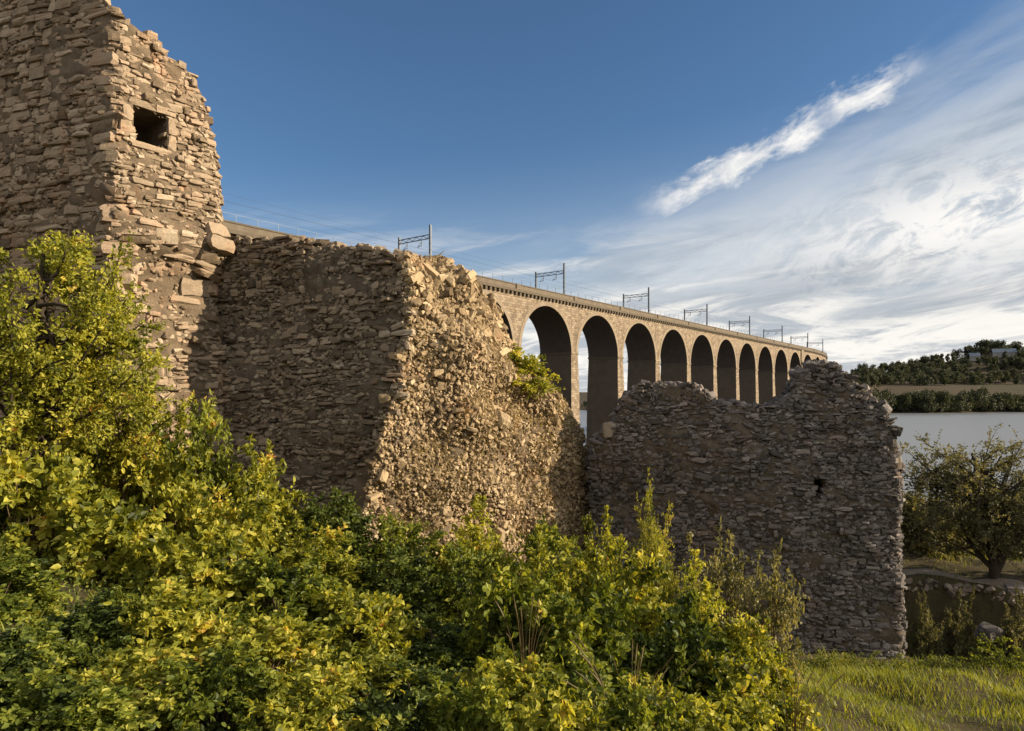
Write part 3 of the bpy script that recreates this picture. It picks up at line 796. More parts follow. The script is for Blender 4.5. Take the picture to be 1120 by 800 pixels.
for zz0, zz1, wa, wb in ((-4, ZSPR - 9, 3.9, 3.3), (ZSPR - 9, ZSPR, 3.3, pw)):
    V = []
    for z, wd_ in ((zz0, wa), (zz1, wb)):
        dd = BW / 2 + (wd_ - pw) * .35 
        for x, y in ((-wd_ / 2, -dd), (wd_ / 2, -dd), (wd_ / 2, dd), (-wd_ / 2, dd)): V.append((x, y, z))
    mb.add(V, [(0, 1, 5, 4), (1, 2, 6, 5), (2, 3, 7, 6), (3, 0, 4, 7)])
V = [(x, y, z) for z in (ZSPR, ZT) for x, y in ((-pw / 2, -BW / 2), (pw / 2, -BW / 2), (pw / 2, BW / 2), (-pw / 2, BW / 2))]
mb.add(V, [(0, 1, 5, 4), (2, 3, 7, 6)])
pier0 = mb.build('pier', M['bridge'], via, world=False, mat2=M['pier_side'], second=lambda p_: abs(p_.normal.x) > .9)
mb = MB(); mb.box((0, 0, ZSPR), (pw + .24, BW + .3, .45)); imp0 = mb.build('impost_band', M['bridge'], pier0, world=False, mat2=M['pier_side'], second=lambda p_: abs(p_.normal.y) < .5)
# the thicker pier part-way along
mb = MB(); mb.box((0, 0, (ZT - 4) / 2), (3.7, BW + .9, ZT + 4)); 
thick = mb.build('stop_pier', M['bridge'], via, world=False)
R = (SP - pw) / 2; na = 28
th = np.linspace(math.pi, 0, na + 1)
ax_, az_ = R * np.cos(th), ZSPR + R * np.sin(th)
V = []; Q = []
for y in (-BW / 2, BW / 2):
    for x, z in zip(ax_, az_): V.append((x, y, z)); V.append((x, y, ZT))
k2 = 2 * (na + 1)
for j in range(na):
    a0 = 2 * j
    Q.append((a0, a0 + 2, a0 + 3, a0 + 1)); Q.append((k2 + a0, k2 + a0 + 1, k2 + a0 + 3, k2 + a0 + 2))
arch0 = obj('arch', V, np.array(Q), M['bridge'], via, world=False)
V = []; Q = []
for y in (-BW / 2 + .01, BW / 2 - .01):
    for x, z in zip(ax_, az_): V.append((x, y, z))
for j in range(na): Q.append((j, j + 1, na + 1 + j + 1, na + 1 + j))
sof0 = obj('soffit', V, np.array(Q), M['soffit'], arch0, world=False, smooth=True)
mb = MB()
for y0 in (-BW / 2 - .06, BW / 2 - .2):
    V = []; Q = []
    Ro = R + .85
    for t in th:
        for rr, yy in ((R, y0), (Ro, y0), (Ro, y0 + .26), (R, y0 + .26)): V.append((rr * math.cos(t), yy, ZSPR + rr * math.sin(t)))
    for j in range(na):
        for k in range(4): Q.append((4 * j + k, 4 * (j + 1) + k, 4 * (j + 1) + (k + 1) % 4, 4 * j + (k + 1) % 4))
    mb.add(V, Q)
ring0 = mb.build('arch_ring', M['bridge_ring'], arch0, world=False)
def put(o, p, a):
    o.location = (p[0] - VO[0], p[1] - VO[1], 0); o.rotation_euler = (0, 0, a)
first = True
for i in sorted(LINE):
    p, a = LINE[i]
    if i == 10: put(thick, p, a)
    else:
        if first: o = pier0; first = False
        else:
            o = pier0.copy(); COL.objects.link(o); c_ = imp0.copy(); COL.objects.link(c_); c_.parent = o
        put(o, p, a)
first = True
for i in sorted(LINE):
    if i + 1 not in LINE: continue
    p, _ = LINE[i]; q, _ = LINE[i + 1]; mid = (p + q) / 2; a = math.atan2(q[1] - p[1], q[0] - p[0])
    if first: o = arch0; first = False
    else:
        o = arch0.copy(); COL.objects.link(o)
        for ch in (sof0, ring0):
            c_ = ch.copy(); COL.objects.link(c_); c_.parent = o
    put(o, mid, a)
cor, par, dk, rail = MB(), MB(), MB(), MB()
ids = sorted(LINE)
for i in ids[:-1]:
    p, _ = LINE[i]; q, _ = LINE[i + 1]; a = math.atan2(q[1] - p[1], q[0] - p[0]); T = np.array([math.cos(a), math.sin(a), 0]); Nv = np.array([-math.sin(a), math.cos(a), 0])
    mid = np.array([*(p + q) / 2, 0]) 
    L = SP + .02 + (.35 if i >= 11 else 0)
    for s in (-1, 1):
        cor.box(mid + Nv * s * (BW / 2 + .12) + (0, 0, ZT + .30), (L, .9, .5), T, Nv)
        par.box(mid + Nv * s * (BW / 2 + .02) + (0, 0, ZT + .98), (L, .42, .86), T, Nv)
        cor.box(mid + Nv * s * (BW / 2 + .02) + (0, 0, ZT + 1.51), (L, .62, .2), T, Nv)
        for k in range(16):
            x = -SP / 2 + (k + .5) * SP / 16
            cor.box(mid + T * x + Nv * s * (BW / 2 + .2) + (0, 0, ZT - .22), (.55, .5, .5), T, Nv)
        for k in range(7):
            x = -SP / 2 + (k + .5) * SP / 7
            rail.box(mid + T * x + Nv * s * (BW / 2 + .02) + (0, 0, ZT + 2.1), (.06, .06, 1.0), T, Nv)
        rail.box(mid + Nv * s * (BW / 2 + .02) + (0, 0, ZT + 2.6), (L, .04, .04), T, Nv)
        # half-round refuges become plain raised blocks over each pier
        par.box(np.array([*p, 0]) + Nv * s * (BW / 2 + .1) + (0, 0, ZT + 1.10), (1.4, .7, 1.06), T, Nv)
    dk.box(mid + (0, 0, ZT + .2), (L, BW - 1.0, .36), T, Nv)
cor.build('cornice', M['cornice'], via); par.build('parapet', M['parapet'], via); dk.build('deck', M['cornice'], via); rail.build('railing', M['steel'], via)
# ground under the north end
mb = MB(); p, a = LINE[-5]; T = np.array([math.cos(a), math.sin(a), 0]); Nv = np.array([-math.sin(a), math.cos(a), 0])
mb.box(np.array([*p, 0]) - T * 6.5 + (0, 0, 17), (10, BW + 1.5, 36), T, Nv); mb.build('abutment', M['bridge'], via)

# overhead line gantries standing on the viaduct
def line_at(f):
    i = int(math.floor(f)); p, _ = LINE[i]; q, _ = LINE[i + 1]; return p + (q - p) * (f - i), math.atan2(q[1] - p[1], q[0] - p[0])
GL = ['steel line gantry on the viaduct rising behind the left ruined wall, nearest of the gantries',
      'steel line gantry standing over the first clear arch of the viaduct', 'steel line gantry over the third clear viaduct arch',
      'steel line gantry over the fifth viaduct arch', 'steel line gantry over the sixth to seventh viaduct arch', 'thin far gantry over the ninth viaduct arch',
      'tiny gantry on the viaduct above the hump of the right wall', 'smallest far gantry, last one at the distant end of the viaduct']
g0 = thing('line_gantry', GL[0], 'gantry', (0, 0, 0), 0, 'overhead line gantries on the viaduct')
HW = 3.7
for s in (-1, 1):
    hm = 8.1 if s < 0 else 7.0
    mb = MB(); mb.box((0, s * HW, hm / 2), (.34, .34, hm)); mb.box((0, s * HW, .2), (.7, .7, .4))
    for k in range(6): mb.box((.0, s * HW, 1 + k * 1.0), (.42, .42, .08))
    mb.build('mast', M['steel'], g0, world=False)
mb = MB(); mb.box((0, 0, 6.5), (.14, 2 * HW, .14)); mb.box((0, 0, 5.85), (.14, 2 * HW, .14))
for k in range(9):
    y = -HW + (k + .5) * 2 * HW / 9; sg = 1 if k % 2 else -1
    mb.tube([(0, y - .5, 6.18 - .3 * sg), (0, y + .5, 6.18 + .3 * sg)], .05, 5)
mb.build('beam', M['steel'], g0, world=False)
for y in (-1.7, 1.7):
    mb = MB(); mb.box((0, y, 5.3), (.1, .1, 1.1)); mb.tube([(0, y, 4.9), (0, y + 1.0, 4.7)], .05, 5); mb.tube([(0, y, 5.5), (0, y + 1.0, 4.75)], .04, 5)
    mb.build('insulator_arm', M['steel'], g0, world=False)
for k in range(8):
    o = g0 if k == 0 else copy_tree(g0)
    p, a = line_at(-1.12 + 1.95 * k); o.location = (p[0], p[1], ZT + .38); o.rotation_euler = (0, 0, a); o['label'] = GL[k]
mb = MB()
for y in (-.7, 2.7):
    for z in (4.68, 5.6):
        pts = []
        for k in range(0, 61):
            f = -4.5 + k * (17 + 4) / 60; 
            if f > 16.4: break
            p, a = line_at(f); n2 = np.array([-math.sin(a), math.cos(a)]); pts.append((*(p + n2 * y), ZT + .38 + z))
        mb.tube(pts, .011, 4)
tag(mb.build('overhead_wire', M['steel']), 'thin overhead wires strung between the gantries along the viaduct', 'wire')

# ------------------------------------------------------------------ foliage
def leaf_mesh(name, P, D, size, mat, rnd=None, up=None, ratio=.55):
    """one small folded leaf per point; D is the direction it points in"""
    n = len(P); D = D / (np.linalg.norm(D, axis=1)[:, None] + 1e-9)
    ref = rng.normal(size=(n, 3)) * .75 + (.25, -.2, .55)
    Sd = np.cross(D, ref); Sd /= np.linalg.norm(Sd, axis=1)[:, None] + 1e-9
    Nn = np.cross(Sd, D)
    size = np.broadcast_to(size, n); wd_ = size * ratio
    t = np.array([0, .32, .70, 1.0, .70, .32]); sd_ = np.array([0, -.5, -.40, 0, .40, .5]); lift = np.array([0, .10, .06, -.10, .06, .10])
    V = (P[:, None] + D[:, None] * (t[None, :, None] * size[:, None, None]) + Sd[:, None] * (sd_[None, :, None] * wd_[:, None, None])
         + Nn[:, None] * (lift[None, :, None] * size[:, None, None]))
    o = np.arange(n)[:, None] * 6
    F = np.concatenate([o + np.array([[0, 3, 2, 1]]), o + np.array([[0, 5, 4, 3]])])
    if rnd is None: rnd = rng.random(n)
    return np_mesh(name, V.reshape(-1, 3), F, mat, {'rnd': np.repeat(rnd, 6)})

def bez(a, b, c, t):
    t = t[..., None]; return a * (1 - t) ** 2 + 2 * b * t * (1 - t) + c * t * t

def shrub_meshes(seed, n_stem, twigs, per, leaf, mat, rx=1.0, rz=1.6, droop=.25, inner=.45, bare=0.0, stem_r=.012, ratio=.55):
    """a shrub about rx wide (radius) and rz tall: arching stems, twigs along them, leaves along the twigs"""
    global rng
    rng = np.random.default_rng(seed)
    SV = MB(); PP, DD, RR_ = [], [], []
    for k in range(n_stem):
        az_ = rng.uniform(0, 2 * math.pi); e = math.acos(rng.uniform(.0, 1) ** .8) if rng.random() < .85 else rng.uniform(1.2, 1.75)
        rad = rng.uniform(.72, 1.08); shoot = k % 8 == 3
        if shoot: rad *= rng.uniform(1.12, 1.4); e *= .8
        tip = np.array([math.sin(e) * math.cos(az_) * rx * rad, math.sin(e) * math.sin(az_) * rx * rad, max(.05, math.cos(e)) * rz * rad])
        base = np.array([tip[0] * .18 + rng.normal(0, .06), tip[1] * .18 + rng.normal(0, .06), -.35])
        midp = (base + tip) / 2 + np.array([-tip[0] * .18, -tip[1] * .18, rz * .28]) + rng.normal(0, .07, 3)
        tip = tip - np.array([0, 0, droop * math.sin(e) * .5])
        ts = np.linspace(0, 1, 7); pts = bez(base, midp, tip, ts)
        if k < 46 or shoot or rng.random() < bare: SV.tube(pts, list(np.linspace(stem_r, .0035, 7)), 4)
        tw = rng.uniform(inner, 1.0, twigs) ** (.5 if shoot else .8)
        c = bez(base, midp, tip, tw); dirs = bez(base, midp, tip, np.minimum(tw + .04, 1.04)) - c
        dirs /= np.linalg.norm(dirs, axis=1)[:, None]
        td = dirs * .55 + rng.normal(size=(twigs, 3)) * .62 + np.array([0, 0, .12]); td /= np.linalg.norm(td, axis=1)[:, None]
        tl = (.55 if shoot else 1.0) * rng.uniform(.10, .32, twigs) * (rx + .35 * (rz - rx)) * 1.0
        tone = np.clip(rng.normal(.42, .16) + rng.normal(0, .1, twigs), 0, 1)
        u = (np.arange(per) + .5) / per
        pos_ = c[:, None] + td[:, None] * (u[None, :, None] * tl[:, None, None]) + np.array([0, 0, -droop * .12]) * (u ** 2)[None, :, None]
        ld = td[:, None] * .5 + rng.normal(size=(twigs, per, 3)) * .75 + np.array([0, 0, -.10])
        PP.append(pos_.reshape(-1, 3)); DD.append(ld.reshape(-1, 3)); RR_.append(np.clip(np.repeat(tone, per) + rng.normal(0, .17, twigs * per), 0, 1))
    P = np.concatenate(PP); D = np.concatenate(DD); r_ = np.concatenate(RR_)
    sz = leaf * rng.uniform(.6, 1.35, len(P))
    lm = leaf_mesh('foliage', P, D, sz, mat, r_, ratio=ratio)
    sm = np_mesh('stems', np.concatenate(SV.V), np.concatenate(SV.Q), M['twig'])
    return lm, sm

PROTO = {
    'yel':  shrub_meshes(101, 80, 12, 8, .088, M['leaf_yel']),
    'yel2': shrub_meshes(102, 72, 11, 8, .10, M['leaf_yel'], droop=.5),
    'mid':  shrub_meshes(103, 80, 12, 8, .085, M['leaf_mid']),
    'mid2': shrub_meshes(104, 74, 12, 8, .095, M['leaf_mid'], droop=.45),
    'drk':  shrub_meshes(105, 80, 15, 8, .085, M['leaf_drk']),
    'pale': shrub_meshes(106, 52, 10, 7, .075, M['leaf_pale'], droop=.55, bare=1.0, inner=.35),
    'byel': shrub_meshes(111, 84, 11, 8, .118, M['leaf_yel'], droop=.4, rz=1.4, ratio=.62),
    'bmid': shrub_meshes(112, 84, 11, 8, .112, M['leaf_mid'], droop=.4, rz=1.4, ratio=.62),
    'bdrk': shrub_meshes(113, 80, 14, 8, .108, M['leaf_drk'], droop=.4, rz=1.4, ratio=.62),
    'rust': shrub_meshes(114, 90, 16, 9, .075, M['leaf_rust']),
    'fine': shrub_meshes(107, 110, 16, 10, .046, M['leaf_yel'], rz=1.9, ratio=.42),
}
def shrub(name, label, cat, px, D, ytop, r, kind, group=None, zs=None):
    x = (px - 560) / 747.0 * D; zg = float(hgt(np.array([x]), np.array([D]))[0]); zt = CAMZ + (432 - ytop) / 747.0 * D
    if D < 9: kind = {'yel': 'byel', 'yel2': 'byel', 'mid': 'bmid', 'mid2': 'bmid', 'drk': 'bdrk'}[kind]
    lm, sm = PROTO[kind]
    t = thing(name, label, cat, (x, D, zg), random.uniform(0, 6.28), group)
    hz = max(zt - zg, .35)
    t.scale = (r, r, hz / {'fine': 1.9, 'byel': 1.4, 'bmid': 1.4, 'bdrk': 1.4}.get(kind, 1.6))
    for n_, m_ in (('foliage', lm), ('stems', sm)):
        o = link(bpy.data.objects.new(n_, m_)); o.parent = t
    return t
GR = 'shrubs of the thicket below the ruined walls'
TH = [
 # px, D, ytop, radius, kind, label
 (205, 14.5, 440, 1.15, 'mid', 'green shrub at the foot of the sunlit tower face'),
 (282, 15.0, 496, 1.15, 'yel2', 'green shrub where the tower meets the shaded left wall'),
 (362, 15.0, 540, 1.10, 'drk', 'dark shrub in front of the shaded left wall face'),
 (438, 15.0, 566, 1.10, 'mid', 'shrub below the edge between shaded face and rubble end'),
 (520, 15.2, 570, 1.10, 'yel', 'yellow green shrub under the sunlit rubble end, left one of two'),
 (602, 15.2, 580, 1.10, 'mid2', 'shrub under the sunlit rubble end, right one of two'),
 (664, 14.5, 588, .85, 'yel', 'yellowing shrub at the gap between the two ruined walls'),
 (712, 14.0, 556, .62, 'fine', 'slim upright shrub standing against the left part of the dark right wall'),
 (790, 14.0, 570, 1.0, 'pale', 'sparse pale leaved shrub in front of the dark right wall'),
 (842, 13.2, 592, .85, 'pale', 'sparse dry shrub with arching twigs, right edge of thicket by the dark wall'),
 (100, 11.5, 430, 1.0, 'yel', 'shrub behind the leaning left tree, below the shaded tower face'),
 (178, 11.5, 470, .95, 'yel2', 'yellow shrub right of the left tree, halfway down the thicket'),
 (262, 11.0, 528, .95, 'yel2', 'shrub of the middle slope below the tower corner'),
 (345, 11.0, 576, .90, 'yel2', 'shrub of the middle slope below the left wall face'),
 (430, 11.0, 604, .90, 'drk', 'dark shrub of the middle slope below the rubble edge'),
 (515, 11.0, 596, .90, 'mid', 'shrub of the middle slope in the centre of the thicket'),
 (600, 11.0, 606, .90, 'yel', 'yellow tipped shrub of the middle slope below the rubble end'),
 (686, 10.8, 600, .95, 'yel2', 'bushy yellowish shrub below the gap between the walls'),
 (766, 10.2, 640, .80, 'yel', 'shrub in front of the sparse pale shrub'),
 (826, 9.6, 684, .60, 'yel2', 'bright yellow shrub at the right flank of the thicket'),
 (25, 8.6, 486, .85, 'yel2', 'shrub below the left tree at the left edge'),
 (120, 8.4, 540, .80, 'yel2', 'bright leafy shrub under the left tree'),
 (214, 8.0, 572, .75, 'yel', 'yellow green shrub on the left slope, below the shrub by the tower'),
 (308, 7.8, 612, .75, 'mid', 'shrub on the lower slope left of the dark gap'),
 (392, 7.6, 640, .66, 'yel', 'shrub with lit yellow crown just left of the dark gap'),
 (478, 7.6, 690, .62, 'drk', 'low dark shrub inside the dark gap of the thicket'),
 (566, 7.6, 634, .72, 'mid2', 'shrub with lit top just right of the dark gap'),
 (650, 7.6, 650, .72, 'mid', 'green shrub on the lower slope right of centre'),
 (734, 7.5, 676, .70, 'drk', 'deep green shrub on the lower slope below the bright flank'),
 (800, 7.2, 708, .55, 'yel', 'glowing yellow shrub on the lower right slope'),
 (852, 7.0, 752, .42, 'yel2', 'small yellow shrub beside the grass, lowest at the right'),
 (-10, 6.0, 610, .55, 'mid', 'shrub cut by the left edge of the picture, above the dark hollow'),
 (92, 5.6, 690, .50, 'drk', 'low dark shrub beside the hollow at bottom left'),
 (178, 5.8, 640, .58, 'yel2', 'big leaved yellow shrub in the left foreground'),
 (280, 5.6, 672, .58, 'yel2', 'green shrub in the foreground below the left slope'),
 (372, 5.4, 712, .52, 'yel', 'foreground shrub at bottom left of centre'),
 (462, 5.4, 752, .46, 'drk', 'dark foreground shrub under the gap'),
 (552, 5.4, 722, .52, 'yel', 'foreground shrub with rusty tips at bottom centre'),
 (640, 5.4, 730, .52, 'mid2', 'green foreground shrub just right of bottom centre'),
 (726, 5.5, 742, .50, 'yel2', 'yellow foreground shrub at bottom right of centre'),
 (800, 5.7, 760, .46, 'yel', 'yellow foreground shrub nearest the grass'),
 (140, 4.5, 728, .48, 'yel', 'nearest shrub at bottom left, right of the hollow'),
 (232, 4.4, 720, .46, 'mid', 'near green shrub at the bottom edge, under the left foreground shrubs'),
 (330, 4.4, 738, .46, 'yel2', 'near yellow shrub at the bottom edge, left of the gap'),
 (424, 4.4, 762, .40, 'drk', 'near dark shrub at the bottom edge, below the gap'),
 (512, 4.4, 752, .44, 'mid', 'near green shrub at the bottom edge by the rusty weed'),
 (600, 4.4, 748, .44, 'yel', 'near yellow shrub at the bottom edge, left of the pale stalks'),
 (690, 4.6, 760, .42, 'mid2', 'near green shrub at the bottom edge, right of the pale stalks'),
 (770, 4.9, 776, .40, 'yel', 'near yellow shrub at the bottom right edge of the thicket'),
 (36, 4.6, 752, .38, 'mid', 'low leafy shrub in the bottom left corner, behind the two cut by the bottom edge'),
 (-30, 4.0, 752, .42, 'drk', 'dark shrub cut by the left and bottom edges in the corner'),
 (66, 3.7, 786, .40, 'mid', 'green shrub cut by the bottom edge near the left corner'),
]
for (px, D, yt, r, kind, lab) in TH:
    shrub('shrub', lab, 'shrub', px, D, yt, r, kind, GR)
shrub('shrub', 'yellow green shrub rooted on the sloping top of the sunlit rubble', 'shrub', 566, 21.3, 383, 1.15, 'yel2')
bpy.context.view_layer.update()
for o in list(COL.objects):
    if o.get('label', '').startswith('yellow green shrub rooted'):
        o.location.z = W(566, 428, 21.3)[2]; o.scale.z = .8

# small trees
def tree(name, label, loc, H, crown, n_limb, leaves, leaf, mat, lean=(0, 0), seed=1, trunk_r=.12, cz=.55, twig_n=14, group=None, forks=0):
    global rng
    rng = np.random.default_rng(seed)
    t = thing(name, label, 'tree', loc, 0, group)
    tb = MB(); PP, DD, RR_ = [], [], []
    top = np.array([lean[0], lean[1], H * .8]); ts = np.linspace(0, 1, 8)
    axis = bez(np.array([0, 0, -.3]), np.array([lean[0] * .2 + .1, lean[1] * .2, H * .4]), top, ts)
    tb.tube(axis, list(np.linspace(trunk_r, trunk_r * .25, 8)), 9)
    cc = np.array([lean[0] * .8, lean[1] * .8, H * cz])
    for k in range(forks):
        a = k * 2.4 + .5; b0 = bez(np.array([0, 0, -.3]), np.array([lean[0] * .2 + .1, lean[1] * .2, H * .4]), top, np.array(.06 + .06 * k))
        e_ = np.array([math.cos(a) * crown[0] * .55, math.sin(a) * crown[1] * .5, H * (.62 + .06 * k)])
        tb.tube(bez(b0, np.array([e_[0] * .75, e_[1] * .75, H * .22]), e_, np.linspace(0, 1, 7)), list(np.linspace(trunk_r * .62, .02, 7)), 7)
    for k in range(n_limb):
        f = rng.uniform(.10, .95); b0 = bez(np.array([0, 0, -.3]), np.array([lean[0] * .2 + .1, lean[1] * .2, H * .4]), top, np.array(f))
        v = rng.normal(size=3); v /= np.linalg.norm(v); 
        tip = cc + v * np.array(crown) * rng.uniform(.7, 1.1)
        if tip[2] < H * .12: tip[2] = H * .12 + rng.uniform(0, .3)
        md = (b0 + tip) / 2 + np.array([0, 0, .12 * H * rng.uniform(-.3, 1)]) + rng.normal(0, .05 * H, 3)
        lp = bez(b0, md, tip, np.linspace(0, 1, 6)); tb.tube(lp, list(np.linspace(trunk_r * .38, .006, 6)), 5)
        for q in range(twig_n):
            u = rng.uniform(.35, 1.0); c = bez(b0, md, tip, np.array(u)); d = (tip - b0) / np.linalg.norm(tip - b0) * .5 + rng.normal(size=3) * .7
            d /= np.linalg.norm(d); l = rng.uniform(.12, .34) * max(crown) * .8
            tb.tube([c, c + d * l * .6 + (0, 0, -.01), c + d * l], [.008, .005, .003], 3) if q < 5 else None
            uu = np.sort(rng.uniform(.1, 1, leaves)); 
            PP.append(c + d * (uu * l)[:, None] + rng.normal(0, .03, (leaves, 3))); DD.append(d * .5 + rng.normal(size=(leaves, 3)) * .8)
            RR_.append(np.clip(rng.normal(.45, .17) + rng.normal(0, .13, leaves), 0, 1))
    P = np.concatenate(PP); D = np.concatenate(DD)
    tb.build('trunk', M['bark'], t, world=False, smooth=True)
    me = leaf_mesh('crown', P, D, leaf * rng.uniform(.6, 1.3, len(P)), mat, np.concatenate(RR_))
    o = link(bpy.data.objects.new('crown', me)); o.parent = t
    return t
def gz(x, y): return float(hgt(np.array([x]), np.array([y]))[0])
lx = (20 - 560) / 747 * 9.6
tree('small_tree', 'yellow green leafy small tree at the left edge in front of the shaded tower face', (lx, 9.6, gz(lx, 9.6)), 5.0, (1.75, 1.4, 1.8), 60, 26, .066, M['leaf_yel'], (.35, 0), 5, .09, .56, 16)
lx = (128 - 560) / 747 * 11.2
tree('small_tree', 'thin sapling with orange tips standing right of the larger left tree', (lx, 11.2, gz(lx, 11.2)), 3.9, (.85, .7, 1.25), 24, 18, .062, M['leaf_yel'], (.15, 0), 6, .05, .6, 12)
tx = (1092 - 560) / 747 * 27.0
tree('hawthorn_tree', 'dark rusty hawthorn tree by the river at the right edge, above the path', (tx, 27.2, gz(tx, 27.2)), 6.2, (3.2, 2.4, 2.5), 90, 15, .10, M['leaf_rust'], (-.9, 0), 8, .19, .54, 18, forks=4)
tree('hawthorn_tree', 'second dark hawthorn, added unseen beyond the right edge to shade the hollow', (24.2, 26.2, gz(24.2, 26.2)), 6.4, (2.7, 2.4, 2.5), 70, 24, .10, M['leaf_rust'], (-.2, 0), 9, .20, .56, 20, forks=3)  # out of view, added for the shade it casts on the hollow

# ------------------------------------------------------------------ right-hand foreground: grass, path, edging, stones, weeds
n = 185000
x = rng.uniform(1.5, 17.5, n); y = rng.uniform(6.5, 20.2, n)
nb = 45000; x[:nb] = rng.uniform(12.4, 26, nb); y[:nb] = rng.uniform(18.5, 36, nb)
nc = 50000; x[nb:nb + nc] = rng.uniform(-15, 2, nc); y[nb:nb + nc] = rng.uniform(1.5, 17.5, nc)
bl = sstep(-.1, .45, (x - (.5 * y - 1.3))); bl[nb:nb + nc] = .9 ; keep = (rng.random(n) < bl) & ~((y > 19.0) & (x < 12)) 
_e = edge_y(x); keep &= ~((y > _e + .7) & (y < _e + 2.0) & (rng.random(n) < .75)); keep &= ~((y > _e + 2.0) & (x > 12) & (rng.random(n) < .8))

cn = SNoise(77, 14, .8, 4.0); cl = cn(np.stack([x, y, 0 * x], -1))
keep &= rng.random(n) < .45 + .35 * np.tanh(cl)
x, y, cl = x[keep], y[keep], cl[keep]; n = len(x)
z = hgt(x, y)
hh_ = rng.uniform(.07, .22, n) * (1 + .6 * np.tanh(cl)) * (1 + .9 * sstep(18.0, 19.4, y)); ang = rng.uniform(0, 6.28, n); ln_ = rng.uniform(.2, .9, n) * hh_
d = np.stack([np.cos(ang) * ln_, np.sin(ang) * ln_, hh_], -1); sd_ = np.stack([-np.sin(ang), np.cos(ang), 0 * ang], -1) * rng.uniform(.005, .011, n)[:, None]
B = np.stack([x, y, z - .02], -1)
V = np.stack([B - sd_, B + sd_, B + d * np.array([.45, .45, .62]) + sd_ * .7, B + d, B + d * np.array([.45, .45, .62]) - sd_ * .7], 1)
o_ = np.arange(n)[:, None] * 5
g = obj('grass', V.reshape(-1, 3), [o_ + np.array([[0, 1, 2, 4]]), o_ + np.array([[4, 2, 3]])], M['grass'], None, {'rnd': np.repeat(np.clip(.45 + .2 * np.tanh(cl) + rng.normal(0, .16, n), 0, 1), 5)})
g['kind'] = 'stuff'; g['label'] = 'rough sunlit grass at the foot of the right ruined wall and between the shrubs'

# undergrowth: low leaves and dry stems under and between the shrubs
n = 120000
y = rng.uniform(1.6, 18.4, n); x = rng.uniform(-15, 9, n); keep = x < .5 * y - 1.0; x, y = x[keep], y[keep]; n = len(x)
z = hgt(x, y) + rng.uniform(0, .32, n) ** 1.3
D_ = rng.normal(size=(n, 3)) * .8 + (0, 0, .15)
me = leaf_mesh('undergrowth', np.stack([x, y, z], -1), D_, rng.uniform(.025, .055, n), M['leaf_drk'])
u_ = link(bpy.data.objects.new('undergrowth', me)); u_['kind'] = 'stuff'; u_['label'] = 'low leafy undergrowth covering the ground between the shrubs'

def stem_bunch(name, label, px, D, ytop, n, spread, mat, seed, seedhead=True):
    r = np.random.default_rng(seed); x0 = (px - 560) / 747 * D; zg = gz(x0, D); H = CAMZ + (432 - ytop) / 747 * D - zg
    mb = MB(); hb = MB()
    for k in range(n):
        a = r.uniform(0, 6.28); q = r.uniform(.1, 2.2) * spread; h = H * r.uniform(.65, 1.02)
        tip = np.array([math.cos(a) * q, math.sin(a) * q, h]); b0 = np.array([math.cos(a), math.sin(a), 0]) * q * .25
        pts = bez(b0, np.array([b0[0], b0[1], h * .7]), tip, np.linspace(0, 1, 6)); mb.tube(pts, list(np.linspace(.0045, .0015, 6)), 4)
        if seedhead: mb.tube(bez(b0, np.array([b0[0], b0[1], h * .7]), tip, np.linspace(.82, 1.04, 4)), [.003, .006, .005, .002], 4)
    t = thing(name, label, 'plant', (x0, D, zg))
    mb.build('stems', mat, t, world=False)
    return t
stem_bunch('dry_weed', 'rusty dry weed stalks poking up in the middle of the foreground shrubs', 575, 6.2, 655, 16, .22, M['dry'], 3)
stem_bunch('dry_weed', 'pale dry stalks among the foreground shrubs at bottom right of centre', 690, 5.0, 715, 18, .25, M['dry'], 4)
stem_bunch('dry_weed', 'straw coloured stalks leaning at the bottom left corner', 20, 4.8, 720, 18, .3, M['dry'], 5)
stem_bunch('dry_weed', 'dry stalks at the right lower edge of the thicket by the grass', 868, 6.2, 735, 16, .22, M['dry'], 6)

# weeds in the grass at the right
PROTO['weed'] = shrub_meshes(120, 26, 8, 6, .085, M['leaf_mid'], rz=1.3, inner=.2, ratio=.6)
def weed(label, x, y, r, h):
    t = thing('weed_clump', label, 'plant', (x, y, gz(x, y)), random.uniform(0, 6), 'leafy weeds at the edge of the grass'); t.scale = (r, r, h)
    for n_, m_ in (('foliage', PROTO['weed'][0]), ('stems', PROTO['weed'][1])):
        o = link(bpy.data.objects.new(n_, m_)); o.parent = t
p = W(1092, 740, 18.0); weed('largest leafy weed clump at the grass edge, below the pale stone at right', p[0], 18.0, .75, .75)
p = W(1048, 752, 17.8); weed('low weed clump on the grass crest in front of the dark hollow', p[0], 17.8, .5, .32)
p = W(985, 745, 17.6); weed('weed clump at the right foot of the dark ruined wall', p[0], 17.6, .5, .4)
p = W(900, 735, 18.2); weed('weed clump under the dark wall beside the thicket', p[0], 18.2, .5, .38)

for (px, D, yt, r, lab) in ((1006, 32, 540, 1.9, 'low shrub beyond the path, left of the hawthorn and beside the right wall'), (1042, 33, 545, 1.6, 'shrub behind the hawthorn, beyond the path'),
                            (1075, 33.5, 540, 1.6, 'shrub just behind the hawthorn trunk'), (1118, 33, 545, 1.7, 'shrub beyond the path at the right picture edge')):
    shrub('shrub', lab, 'shrub', px, D, yt, r, 'rust', 'shrubs between path and river')
for (px, D, r, h, lab) in ((872, 18.0, .45, .5, 'nettle clump at the very foot of the dark wall, beside the thicket'), (930, 18.3, .5, .42, 'weed clump under the middle of the dark wall foot'),
                          (958, 18.1, .38, .55, 'taller weed clump by the dark wall foot, left of its corner'), (1020, 18.0, .4, .3, 'small weed clump on the grass crest left of the boulder'),
                          (1116, 18.0, .6, .6, 'weed clump on the grass crest at the right picture edge')):
    p = W(px, 740, D); weed(lab, p[0], D, r, h)
